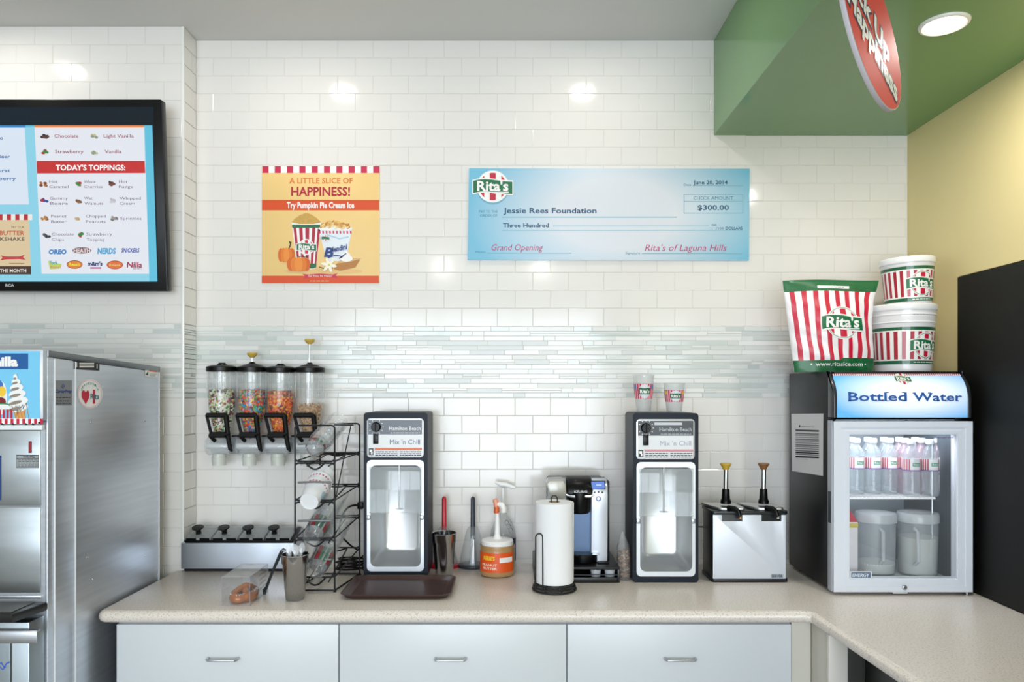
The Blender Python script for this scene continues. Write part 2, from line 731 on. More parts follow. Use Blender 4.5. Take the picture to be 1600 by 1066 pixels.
def mosaic(parent, fn, L):
    """thin glass and stone strips; fn(u, v, depth) -> point, u along the wall"""
    g = G()
    z0, z1 = zof(621.8) + 0.001, zof(510.2) - 0.001
    n = 15
    h = (z1 - z0) / n
    for r in range(n):
        thin = (r % 3 == 1)
        u = -random.random() * 0.15
        while u < L:
            w = random.choice((0.05, 0.08, 0.11, 0.15, 0.2, 0.26))
            a, b = max(u, 0), min(u + w, L)
            u += w
            if b - a < 0.004:
                continue
            m = random.choice(MOS)
            subs = [(z0 + r * h, z0 + (r + 1) * h)]
            if thin and random.random() < 0.5:
                mid = z0 + (r + 0.5) * h
                subs = [(z0 + r * h, mid), (mid, z0 + (r + 1) * h)]
            for s0, s1 in subs:
                t = random.uniform(0.005, 0.0075)
                A, B, C, D = a + .0004, b - .0004, s0 + .0004, s1 - .0004
                c = .0012
                vs = [fn(A, C, 0), fn(B, C, 0), fn(B, D, 0), fn(A, D, 0), fn(A + c, C + c, t), fn(B - c, C + c, t), fn(B - c, D - c, t), fn(A + c, D - c, t)]
                g.add(vs, [(0, 1, 5, 4), (1, 2, 6, 5), (2, 3, 7, 6), (3, 0, 4, 7), (4, 5, 6, 7)], random.choice(MOS) if len(subs) > 1 else m)
    o = g.obj('mosaic_strips', parent, smooth=False)
    o['kind'] = 'stuff'
    return o


g = G(); g.box(XL, XR + 0.1, YB - 0.0042, YB + 0.15, 0, ZC, GROUT)
wb = struct(g.obj('wall_back', smooth=False))
XREF = (334.3 - 800) * PXM - 0.5 * 0 * TP
# joint columns of the row that ends at the mosaic band fall at 334.3 px
tile_wall(wb, YB, XL + 0.001, XR, XREF, [(405, 255, 595, 445), (735, 262, 1172, 408), (1235, 440, 1420, 900), (990, 660, 1090, 905), (1110, 800, 1235, 905), (575, 660, 665, 905), (280, 838, 455, 905), (0, 882, 1600, 1200), (330, 590, 500, 700)], 300, True)
mosaic(wb, lambda u, v, t: (XL + 0.001 + u, YB - t, v), XR - XL - 0.001)

g = G(); g.box(-4.3, XL, YJ - 0.0042, YJ + 0.3, 0, ZC, GROUT)
wj = struct(g.obj('wall_side', smooth=False))
tile_wall(wj, YJ, -2.5, XL - 0.0, XL - 0.0775, [(0, 180, 235, 430), (0, 580, 225, 900)], 300)
mosaic(wj, lambda u, v, t: (-2.5 + u, YJ - t, v), 2.5 + XL)
# return of the step, one narrow tile wide
g = G()
for t, b, half in rows_px():
    z1, z0 = zof(t) - GAP / 4, zof(b) + GAP / 4
    o0 = YJ + 0.001
    for a, e in (((o0, YB - 0.008),) if half else ((o0, YB - 0.05), (YB - 0.0492, YB - 0.008))):
        c = 0.002
        vs = [(XL, a, z0), (XL, e, z0), (XL, e, z1), (XL, a, z1), (XL + TT, a + c, z0 + c), (XL + TT, e - c, z0 + c), (XL + TT, e - c, z1 - c), (XL + TT, a + c, z1 - c)]
        g.add(vs, [(0, 1, 5, 4), (1, 2, 6, 5), (2, 3, 7, 6), (3, 0, 4, 7), (4, 5, 6, 7)], TILE)
o = g.obj('return_tiles', wj, smooth=False)
o['kind'] = 'stuff'
mosaic(wj, lambda u, v, t: (XL + t, YJ + u, v), YB - YJ - 0.008)
g = G(); g.box(XL - 0.004, XL + 0.008, YJ - 0.009, YJ + 0.002, HC, ZC, M('EFEFEC', 0.2, coat=.3), 0.003)
struct(g.obj('trim_1'))

# --- recessed ceiling lights
def downlight(x, y, z, label, power, first=None, r=0.068, col=(1.0, 0.95, 0.88)):
    t = thing('recessed_ceiling_light', label, 'light', (x, y, z), 'recessed ceiling lights')
    g = G(); g.lathe([(r * 0.82, -0.004), (r * 0.9, -0.008), (r, -0.006), (r * 1.04, -0.001), (r * 1.04, 0), (r * .82, 0)], (x, y, z), M('EDEBE6', 0.35), 40)
    g.obj('trim_ring', t)
    g = G(); g.lathe([(0, -0.003), (r * 0.83, -0.003)], (x, y, z), M('FFF6E8', 0.4, emit=9.0), 32)
    g.obj('lamp_lens', t)
    area('downlight', (x, y, z - 0.012), (0, 0, 0), r * 1.5, r * 1.5, power, col, 'DISK')


downlight(1.307, 2.23, ZS, 'round white recessed light in the underside of the green soffit', 6.5)
for k, x in enumerate((-2.087, -0.85, 0.357)):
    downlight(x, 2.68, ZC, ('left', 'middle', 'right')[k] + 'most round light in the white ceiling close to the tiled wall', 2.6)
for k, x in enumerate((-2.087, -0.85, 0.357)):
    downlight(x, -2.6, ZC, ('left', 'middle', 'right')[k] + 'most round light in the white ceiling near the shop front', 14)

# ------------------------------------------------------------------ worktop and cabinets
QZ = quartz()
out = [(XL, YJ), (-1.412, YJ)]
for i in range(7):
    a = PI + PI / 2 * i / 6
    out.append((-1.385 + 0.033 * math.cos(a), 2.538 + 0.033 * math.sin(a)))
out += [(0.995, 2.505), (1.012, 2.495), (1.100, 0.7), (XR - 0.001, 0.7), (XR - 0.001, YB - 0.008), (XL + 0.008, YB - 0.008), (XL + 0.008, YJ)]
out = out[1:]
bm = bmesh.new()
lo = [bm.verts.new((p[0], p[1], HC - 0.042)) for p in out]
hi = [bm.verts.new((p[0], p[1], HC)) for p in out]
n = len(out)
bm.faces.new(lo); bm.faces.new(hi)
for i in range(n):
    bm.faces.new((lo[i], lo[(i + 1) % n], hi[(i + 1) % n], hi[i]))
bmesh.ops.recalc_face_normals(bm, faces=bm.faces[:])
es = []
for e in bm.edges:
    a, b = e.verts
    if abs(a.co.z - b.co.z) < 1e-6:
        m = (a.co + b.co) / 2
        if m.y < 2.56 and m.x < 1.2 and m.y > 0.75 or m.x < -1.38:
            es.append(e)
bmesh.ops.bevel(bm, geom=es, offset=0.0205, segments=5, profile=0.5, affect='EDGES')
g = G(); g.addbm(bm, QZ)
tag(g.obj('worktop', angle=50, loc=(0, 2.8, HC)), 'long L-shaped cream speckled quartz worktop with a rounded front edge', 'worktop')

CAB = M('D6DBE0', 0.32, var=0.01, scale=3)
bounds = [(-1.364, -0.596), (-0.596, 0.189), (0.189, 0.964)]
names = ['white drawer cabinet under the worktop next to the steel machine', 'white drawer cabinet in the middle, below the dark brown tray', 'white drawer cabinet nearest the black opening, below the paper towel roll']
for (x0, x1), lb in zip(bounds, names):
    t = thing('base_cabinet', lb, 'cabinet', ((x0 + x1) / 2, 2.8, 0), 'white drawer cabinets under the worktop')
    g = G(); g.box(x0 + .0006, x1 - .0006, 2.56, 3.17, 0.1, HC - 0.043, CAB)
    g.box(x0 + .0006, x1 - .0006, 2.63, 3.15, 0.0, 0.1, BLACK)
    g.obj('body', t, smooth=False)
    g = G(); g.box(x0 + 0.002, x1 - 0.002, 2.538, 2.559, 0.55, 0.856, CAB, 0.0025)
    dr = g.obj('drawer', t)
    hx = {-1.364: -0.992, -0.596: -0.2115, 0.189: 0.577}[x0]
    hz = EZ - (1033 - 611) * 2.51 / F
    g = G()
    w = 0.052
    g.tube([(hx - w, 2.538, hz), (hx - w, 2.52, hz), (hx - w + .006, 2.512, hz), (hx + w - .006, 2.512, hz), (hx + w, 2.52, hz), (hx + w, 2.538, hz)], 0.0042, STEEL_SOFT, 10)
    g.obj('handle', dr, label='brushed metal bar handle')
    g = G(); g.box(x0 + 0.002, x1 - 0.002, 2.538, 2.559, 0.11, 0.546, CAB, 0.0025)
    g.obj('door', t)
t = thing('corner_filler_panel', 'white upright filler panels closing the inside corner of the base cabinets', 'panel', (1.0, 2.5, 0))
g = G(); g.box(0.966, 1.032, 2.548, 2.60, 0.0, HC - 0.043, M('CFCBC0', 0.4)); g.obj('front_panel', t, smooth=False)  # white panel coloured beige, its corner shade put into the paint
g = G(); g.box(1.034, 1.09, 2.41, 2.60, 0.0, HC - 0.043, M('C9C5BA', 0.4), 0.002)
g.box(1.028, 1.09, 2.392, 2.409, 0.0, HC - 0.043, M('D8D4CB', 0.4), 0.002); g.obj('side_panel', t)
t = thing('under_counter_void', 'black box standing in for the dark void under the right worktop leg', 'cabinet', (1.4, 1.6, 0))  # black colour stands in for the shade of the void below the leg
g = G(); g.box(1.14, XR - 0.005, 0.75, 2.38, 0.0, HC - 0.044, M('0B0C0C', 0.5)); g.obj('body', t, smooth=False)
g = G(); g.box(1.13, 1.14, 0.78, 2.36, 0.08, HC - 0.06, M('0E0F0F', 0.4), 0.002); g.obj('door', t)  # black front sheet of the shaded void, no real door

# tall black cabinet let into the right wall
t = thing('tall_cabinet', 'tall matt black cabinet beside the bottle cooler at the yellow wall', 'cabinet', (2.0, 2.0, 0))
g = G(); g.box(XR + 0.002, 2.4, 1.25, 2.838, 0.0, 2.098, M('0B0C0B', 0.6, spec=.3)); g.obj('carcass', t, smooth=False)
g = G(); g.box(XR - 0.006, XR + 0.002, 1.26, 2.836, HC + 0.004, 2.096, M('0C0E0C', 0.6, spec=.3), 0.002); g.obj('side_panel', t)
# ------------------------------------------------------------------ soft serve machine on the left
def soft_serve():
    X = -1.43
    f0 = 2.263          # front plane of the body
    t = thing('soft_serve_machine', 'tall stainless steel soft ice cream machine at the left end of the worktop', 'ice cream machine', (-1.8, 2.6, 0))
    ZT = lambda y: 1.786 - (y - 2.24) * 0.038
    XW = -2.25
    SS = M('CBD1DA', 0.36, 0.78, var=0.08, scale=5, stretch=(1, 0.6, 14), bump=0.02)
    g = G()
    g.prism([(f0, 0.02), (2.98, 0.02), (2.98, ZT(2.98)), (f0, ZT(f0))], 'x', XW, X - 0.002, SS)
    g.obj('body', t, smooth=False)
    # side panels with folded bright edges
    yA, yB2, yC = 2.298, 2.407, 2.978
    for a, b in ((f0, yA - .002), (yA, yB2 - .002), (yB2, yC)):
        g = G()
        g.prism([(a + .001, 0.03), (b - .001, 0.03), (b - .001, ZT(b) - 0.022), (a + .001, ZT(a) - 0.022)], 'x', X - 0.002, X + 0.004, SS, 0.0018, 2)
        g.obj('side_panel', t)
    for yy in (yA, yB2, yC):
        g = G(); g.box(X - .001, X + .0075, yy - .003, yy + .0005, .04, ZT(yy) - .024, M('EEF1F6', .3), .001)
        g.obj('folded_edge', t)
    g = G()
    g.prism([(f0, ZT(f0) - 0.02), (2.984, ZT(2.984) - 0.02), (2.984, ZT(2.984)), (f0, ZT(f0))], 'x', X - 0.03, X + 0.007, M('7F8386', 0.35, 1.0), 0.002)
    g.obj('top_rail', t)
    for px, py in ((88, 552), (247, 575), (142, 660), (226, 658), (143, 906), (226, 869), (136, 871)):
        g = G()
        d = (X + .004) * F / (px - 800)
        p = P(px, py, d)
        g.lathe([(0.0045, 0), (0.004, 0.0022), (0, 0.003)], (0, 0, 0), CHROME, 12, Matrix.Translation(p) @ Matrix.Rotation(PI / 2, 4, 'Y'))
        g.obj('rivet', t)
    # header box
    z0, z1 = EZ - 47 * 2.24 / F, 1.786
    g = G()
    g.box(XW, X + 0.003, 2.243, 2.296, z0, z1, M('C3CAD2', 0.35, 0.6), 0.003)
    hd = g.obj('header_box', t)
    p = Print(-1)
    LB = M('79C8EE', 0.35)
    for u in (-1,):
        p.rect(-300, 549, 62, 654, LB, 1)
    p.rect(-120, 552.5, 44, 577, M('17599C', 0.4), 2)
    p.text('Vanilla', -36, 28, 572, 14, WHITE_INK, 3, bold=0.05)
    for i in range(-28, 8):
        p.rect(i * 9.2 + (-2), 654.5, i * 9.2 + 2.6, 662.5, RED_INK if i % 1 == 0 else WHITE_INK, 3)
    p.rect(-300, 654, 62, 663, WHITE_INK, 2)
    # cone with swirled ice cream
    p.poly([(17, 630), (42, 630), (38, 654), (24, 654)], M('D79B57', 0.5), 2)
    for i in range(5):
        p.line([(17 + i * 6, 630), (25 + i * 5, 654)], 0.8, M('B87A3A', 0.5), 3)
        p.line([(42 - i * 5, 630), (24 + i * 1.0, 652 - i * 3)], 0.8, M('B87A3A', 0.5), 3)
    CRM, CHC = M('EFEFEE', 0.4), M('8E8378', 0.4)
    w = [(27, 637, 17, 7), (28, 627, 16, 7), (27, 616, 13.5, 6.5), (26, 606, 10.5, 6), (25, 597, 7, 5), (24, 590, 3.4, 5)]
    for k, (x, y, a, b) in enumerate(w):
        p.ell(x, y, a, b, CRM, 3 + k, 24, -0.15)
        p.ell(x - a * .25, y + b * .35, a * .68, b * .38, CHC, 3.5 + k, 20, -0.25)
    p.poly([(23, 590), (25, 583), (27.5, 590)], CRM, 9)
    # sundae dish beside it
    p.ell(2, 622, 9, 26, CRM, 2); p.ell(-3, 603, 8, 9, M('3C6FC0', .4), 3); p.ell(3, 612, 6, 8, M('F0C63A', .4), 4); p.ell(1, 628, 8, 7, M('7A1C22', .4), 5)
    p.ell(4, 634, 12, 4, M('2E8B4E', .4), 5.5); p.ell(4, 636, 12, 4, CRM, 6)
    for i in range(5):
        p.rect(-8 + i * 6, 640, -5 + i * 6, 654, RED_INK, 6)
    p.obj('header_graphic', hd, wallfn(2.2425))
    # white rail with little knobs under the header
    g = G(); g.box(XW, X - 0.002, 2.247, 2.262, EZ - 61 * 2.25 / F, EZ - 53 * 2.25 / F, M('E2E6E8', 0.35), 0.002)
    g.obj('rail', t)
    for px in (4, 21, 41, 52, 62):
        g = G(); q = P(px, 663 if px < 60 else 661, 2.244); g.lathe([(0, -0.003), (0.004, -0.002), (0.0045, 0.001), (0.002, 0.004), (0, 0.004)], q, BLACK, 10)
        g.obj('knob', t)
    # splash panels
    d = f0 - 0.001
    zz = lambda py: EZ + (611 - py) * d / F
    DS = M('A7ADAF', 0.3, 1.0, var=0.16, scale=4, stretch=(1, 1, 5), bump=0.04)
    for a, b in ((672.5, 790.5), (792.5, 926)):
        g = G(); g.box(XW, X - 0.015, d - 0.004, d + 0.002, zz(b), zz(a), DS, 0.0015); g.obj('splash_panel', t)
    g = G(); g.box(XW, X - 0.012, d - 0.006, d + 0.002, zz(935), zz(930), STEEL, 0.001); g.obj('ledge', t)
    p = Print(-1)
    p.rect(44.5, 690, 49.5, 708, M('5C1118', .4), 1); p.rect(46.2, 691, 48.2, 707, M('A12430', .4), 2)
    p.rect(25.5, 711, 60.5, 731.5, M('9EA3A5', .5), 1)
    for a in ((25.5, 711, 60.5, 712), (25.5, 730.5, 60.5, 731.5), (25.5, 711, 26.3, 731.5), (59.7, 711, 60.5, 731.5), (25.5, 716, 60.5, 716.7)):
        p.rect(*a, INK, 2)
    p.text('WARNING', 36, 54, 715.6, 3.2, INK, 2, bold=.02)
    for y in (718.5, 721, 723.5, 726, 728.3):
        p.greek(28, 59, y, 0.8, INK, 2)
    p.rect(-6, 712, 2, 782, M('1E3F7A', .5), 1)
    p.obj('panel_print', t, wallfn(d - 0.0045))
    # drip tray, lower housing and drawer
    g = G()
    g.prism([(XW, 2.14), (X - 0.02, 2.14), (X + 0.004, 2.262), (XW, 2.262)], 'z', 0.985, 1.012, M('1A1B1C', 0.3), 0.006)
    g.obj('drip_tray', t)
    g = G()
    g.box(XW, X - 0.03, 2.15, 2.255, 1.0125, 1.0145, M('5A5650', 0.3, 0.7)); g.obj('drip_grid', t)
    g = G(); g.box(XW, X - 0.004, 2.19, 2.262, 0.05, 0.972, M('8F9698', 0.32, 1.0), 0.003); g.obj('lower_housing', t)
    g = G(); g.box(XW, X - 0.055, 2.182, 2.1895, 0.1, 0.95, M('6E7475', 0.35, 1.0), 0.002)
    dr = g.obj('drawer', t)
    dd = 2.165
    zz = lambda py: EZ + (611 - py) * dd / F
    g = G(); g.box(XW, P(57, 0, dd).x, dd, dd + 0.003, zz(1006), zz(987), STEEL, .001)
    g.box(XW, P(57, 0, dd).x, dd, dd + 0.018, zz(988.5), zz(986), STEEL, .001)
    g.obj('handle', dr)
    p = Print(-1)
    p.text('Carvelle', -60, 14, 1046, 12, M('2A58C8', .4), 1, bold=.02, shear=.4) if False else None
    p.line([(-8, 1040), (2, 1036), (6, 1043), (10, 1037), (15, 1035)], 2.0, M('2A58C8', .4), 1)
    p.line([(-8, 1046), (0, 1043), (4, 1047), (9, 1042)], 1.6, M('2A58C8', .4), 1)
    p.obj('blue_script', dr, wallfn(2.1815))
    # stickers on the side
    fn = xplane(X + .0045, 1)
    p = Print(-1)
    p.poly([(116, 561.5), (155.5, 566.5), (155.5, 579.5), (116, 577)], INK, 1)
    for i in range(2):
        p.rect(124, 567 + i * 4.6, 147, 569.6 + i * 4.6, M('D8D8D8', .5), 2)
    p.rect(119, 566.5, 120.4, 574, WHITE_INK, 2); p.rect(151, 569, 152.3, 576, WHITE_INK, 2)
    p.obj('notice_sticker', t, fn)
    p = Print(-1)
    p.rect(85.5, 594.5, 112.5, 633.5, M('8D9095', .4, .4), 1)
    BL = M('23408E', .4)
    p.text('CarterPrep', 86.5, 112, 614, 5.2, BL, 2, bold=.03, shear=.3)
    p.line([(99, 608), (96.5, 604), (98.5, 600), (101, 603), (99, 606)], 1.2, BL, 2)
    for y in (621, 626, 630):
        p.greek(88, 110, y, 1.1, INK, 2, 5)
    p.obj('maker_plate', t, fn)
    p = Print(-1)
    p.ell(140.5, 615.5, 19.5, 23, M('F1F1F3', .4), 1, 40)
    p.ring(140.5, 615.5, 17.8, 18.5, M('E9A9B6', .4), 2, 40, 1.18)
    hp = [(134, 632), (127.5, 621), (127.5, 612), (131, 609.5), (134, 613), (137, 609.5), (139.7, 613), (139.7, 621)]
    p.poly(hp, M('C8203F', .4), 2)
    p.rect(145, 609, 149, 631, M('C8203F', .4), 2)
    p.text('Rita', 141.5, 155, 624, 9, M('1E7A86', .4), 3, bold=.02)
    for i, ch in enumerate('SERVEDWITH'):
        a = math.radians(205 + i * 14.5)
        cx, cy = 140.5 + 14 * math.cos(a), 615.5 + 16.5 * math.sin(a)
        p.text(ch, cx - 1.3, cx + 1.3, cy + 2, 4, M('3A8D80', .4), 3)
    p.obj('round_sticker', t, fn)
    p = Print(-1)
    p.poly([(226.5, 576), (246.5, 579), (246.5, 591), (226.5, 588)], M('EDEDED', .5), 1)
    p.poly([(233, 577), (246, 579), (246, 582), (233, 580.3)], M('E2611F', .5), 2)
    p.poly([(227.5, 586), (231.5, 580), (231.5, 586.5)], INK, 2)
    p.greek(234, 245, 584.5, .7, INK, 2, 3); p.greek(234, 243, 587, .7, INK, 2, 3)
    p.obj('warning_sticker', t, fn)


soft_serve()

# ------------------------------------------------------------------ menu screen on the left wall
def menu_screen():
    T = P(252, 155, 2.94)
    B = P(262, 455, 3.0)
    n = Vector((1, 0, 0)).cross(T - B).normalized()
    if n.y > 0:
        n = -n
    t = thing('menu_screen', 'black flat menu screen tilted forward high on the tiled wall', 'television', (-1.95, 3.0, 2.4))
    up = (T - B).normalized()
    W = 1.25
    o = B
    def L(x, y, z):       # x to the right from the right edge, y out of the screen, z up
        return o + Vector((1, 0, 0)) * x + n * y + up * z
    H = (T - B).length
    g = G()
    g.prism(rrect(-W, 0, 0, H, 0.006, 3), 'y', -0.038, 0.0, BLACK, 0.003)
    vs = [L(v[0], v[1], v[2]) for v in g.v]; g.v = [tuple(v) for v in vs]
    g.obj('casing', t)
    g = G()
    g.prism(rrect(-W + .08, -.1, 0.1, H - .1, 0.03, 3), 'y', -0.075, -0.038, BLACKM, 0.006)
    g.v = [tuple(L(*v)) for v in g.v]
    g.obj('back_cover', t)
    g = G()
    g.box(-W / 2 - .12, -W / 2 + .12, -0.17, -0.07, H * .35, H * .75, BLACKM)
    g.v = [tuple(L(*v)) for v in g.v]
    g.v = [(v[0], min(v[1], YJ - .007), v[2]) for v in g.v]
    g.obj('wall_mount', t)
    fn = lambda u, v, l: ray_plane(u, v, o + n * (l + 0.0006), n)
    e = 1.0
    E_ = lambda h, k=1.0: M(h, 0.3, emit=0.85 * k)
    p = Print(-1)
    # frame lip and screen
    p.poly([(-200, 168), (240, 167), (247.5, 441), (-200, 441)], M('0A1A26', .15), 1)
    p.poly([(-200, 196), (238, 196), (246, 440), (-200, 440)], E_('5CC2E0'), 2)
    p.poly([(-200, 199), (226, 199), (233.5, 440), (-200, 440)], E_('8CD5EC'), 3)
    p.rect(-200, 196, 40, 199.5, E_('2A86C8'), 4)
    p.poly([(-60, 199.5), (38.5, 199.5), (45, 319.5), (-60, 319.5)], E_('DCE9F7'), 4)
    BLU = E_('2C6FB8', .8)
    for tx, x0, x1, y in (('Mango', -22, 5, 218), ('Root Beer', -28, 16, 247), ('Starburst', -28, 16, 269), ('Strawberry', -30, 25, 281.5)):
        p.text(tx, x0, x1, y, 5.2, BLU, 6, bold=.02)
    # poster tile lower left
    p.poly([(-60, 335), (45, 335), (48.5, 429), (-60, 429)], E_('E8D2A8', .9), 5)
    for i in range(-8, 4):
        p.rect(1 + i * 13.2 - 3.5, 335, 1 + i * 13.2 + 3, 344, E_('C8202E', .8), 6)
        p.rect(1 + i * 13.2 + 3, 335, 1 + i * 13.2 + 9.7, 344, E_('F0EDE8'), 6)
    p.rect(-60, 416, 48.5, 429, E_('4A2A18', .7), 6)
    p.text('MILKSHAKE OF THE MONTH', -50, 41, 425.5, 5, E_('F4EFE8'), 7, bold=.02)
    p.text('TRY OUR', 17, 38, 357, 3.6, E_('7A5A40', .6), 7)
    p.text('PEANUT BUTTER', -45, 38, 367.5, 7, E_('D8503A', .8), 7, bold=.01)
    p.text('MILKSHAKE', -16, 38.5, 376.5, 6, E_('3A3030', .6), 7, bold=.01)
    p.poly([(1, 399), (10, 401), (30, 401), (39, 398), (36, 402), (40, 406), (30, 405), (10, 405.5), (0, 407), (4, 403)], E_('D8404A', .8), 7)
    p.rect(14, 411, 38, 412, E_('C89070', .6), 7)
    # right card
    p.poly([(54, 199), (225, 199), (233, 428), (65, 428)], E_('E7EBF4'), 4)
    p.poly([(54, 196), (224.5, 196), (224.7, 199.3), (54, 199.3)], E_('F08A4A'), 5)
    RD = E_('A8456A', .75); PU = E_('7A5A86', .65)
    for tx, x0, x1, y in (('Chocolate', 85, 122.5, 215), ('Light Vanilla', 162, 209, 215), ('Strawberry', 86, 130.5, 239.5), ('Vanilla', 163.5, 190, 239.5)):
        p.text(tx, x0, x1, y, 5.2, RD, 6, bold=.01)
    p.poly([(57, 251.5), (226, 251.5), (227, 270.5), (58, 271)], E_('D81E20', .85), 5)
    p.text("TODAY'S TOPPINGS:", 87, 196, 266, 8.2, E_('FFFFFF'), 7, bold=.03)
    rows = [(('Hot', 'Caramel', 77, 107), ('Whole', 'Cherries', 131, 160), ('Hot', 'Fudge', 186, 208), 286, 294),
            (('Gummy', 'Bears', 78, 106), ('Wet', 'Walnuts', 132, 161), ('Whipped', 'Cream', 187, 220), 312, 320),
            (('Peanut', 'Butter', 80, 104), ('Chopped', 'Peanuts', 134, 165), (None, 'Sprinkles', 188, 221), 340, 348.5),
            (('Chocolate', 'Chips', 81, 115), ('Strawberry', 'Topping', 135, 175), None, 368, 376.5)]
    for row in rows:
        ya, yb = row[3], row[4]
        for it in row[:3]:
            if not it:
                continue
            a, b, x0, x1 = it
            if a:
                f1 = min(1, len(a) / max(len(a), len(b)))
                p.text(a, x0, x0 + (x1 - x0) * f1, ya, 4.4, PU, 6)
                p.text(b, x0, x0 + (x1 - x0) * min(1, len(b) / max(len(a), len(b))), yb, 4.4, PU, 6)
            else:
                p.text(b, x0, x1, ya + 3.5, 4.4, PU, 6)
    ic = [(70, 213, '3A1E1A', '6A3A30'), (69, 237.5, 'C8202A', '3E9A40'), (147, 213, 'E8E0A0', 'A8B8A0'), (148, 238, 'E8E0A0', 'A8B8A0'),
          (68.5, 288, 'C87830', '8A4A20'), (120.5, 288, 'C82030', '3E9A40'), (175.5, 287.5, '5A2A20', '8A4A38'),
          (69.5, 313.5, '3050B8', 'C02858'), (122, 314.5, 'B88A60', '8A6040'), (177, 313.5, 'F4F4F8', 'E0E0EA'),
          (70.5, 341, 'B8703A', 'D89A50'), (122, 341.5, 'D8A860', 'E8C890'), (178.5, 341.5, '8A8A90', 'B8B0A8'),
          (73, 368, '30303E', '585868'), (126, 366.5, 'C8202A', '3E9A40')]
    for x, y, a, b in ic:
        for k in range(5):
            p.ell(x + random.uniform(-4.5, 4.5), y + random.uniform(-2.2, 2.2), 3.1, 2.1, E_(a if k < 3 else b, .7), 6 + k * .3, 12, random.random())
    # candy names
    p.text('OREO', 76, 104, 397, 7, E_('2A86D0', .9), 6, bold=.05, shear=.1)
    p.ell(128, 391.5, 15, 5, E_('8A5A70', .7), 6); p.text('HEATH', 115, 141, 395, 6.5, E_('F0E8E0'), 7, bold=.03)
    p.text('NERDS', 152, 181, 396.5, 8.5, E_('4AA8DA', .9), 6, bold=.05, shear=.1)
    p.text('SNICKERS', 189.5, 218, 394.5, 6.5, E_('2848B8', .8), 6, bold=.03, shear=.2)
    p.poly([(75, 408), (97, 413), (92, 420), (78, 421)], E_('C8E060', .9), 5); p.text('York', 77, 90, 413, 5.5, E_('30A0D0', .9), 6, bold=.03); p.text('Peanut', 79, 96, 419.5, 4.5, E_('E05080', .9), 6)
    p.ell(116.5, 413.5, 12.5, 6.6, E_('B83820', .8), 6); p.ell(116.5, 413.5, 11.5, 5.6, E_('E88A30', .9), 6.5); p.text("Reese's", 108.5, 124.5, 415.5, 5, E_('F8E040'), 7, bold=.03)
    p.text("m&m's", 137, 160, 415, 6, E_('2E3A86', .7), 6, bold=.05); p.rect(141, 417.5, 158, 420, E_('D070A0', .7), 6)
    p.ell(179.5, 414, 12.8, 6.8, E_('C84818', .8), 6); p.ell(179.5, 414, 11.6, 5.6, E_('E87A38', .9), 6.5); p.text('Reese', 171, 188, 416, 4, E_('F8D890'), 7)
    p.text('Nilla', 198, 222, 418, 8.5, E_('B82858', .8), 6, bold=.03, shear=.1); p.greek(208, 221, 419.5, 1, E_('8A6AB0', .7), 6, 2)
    p.obj('screen_image', t, fn, step=0.0005)
    p = Print(-1)
    p.text('RCA', 8.5, 22, 447.8, 4, M('C9CDD0', .4), 2, bold=.03)
    p.obj('maker_badge', t, fn)


menu_screen()

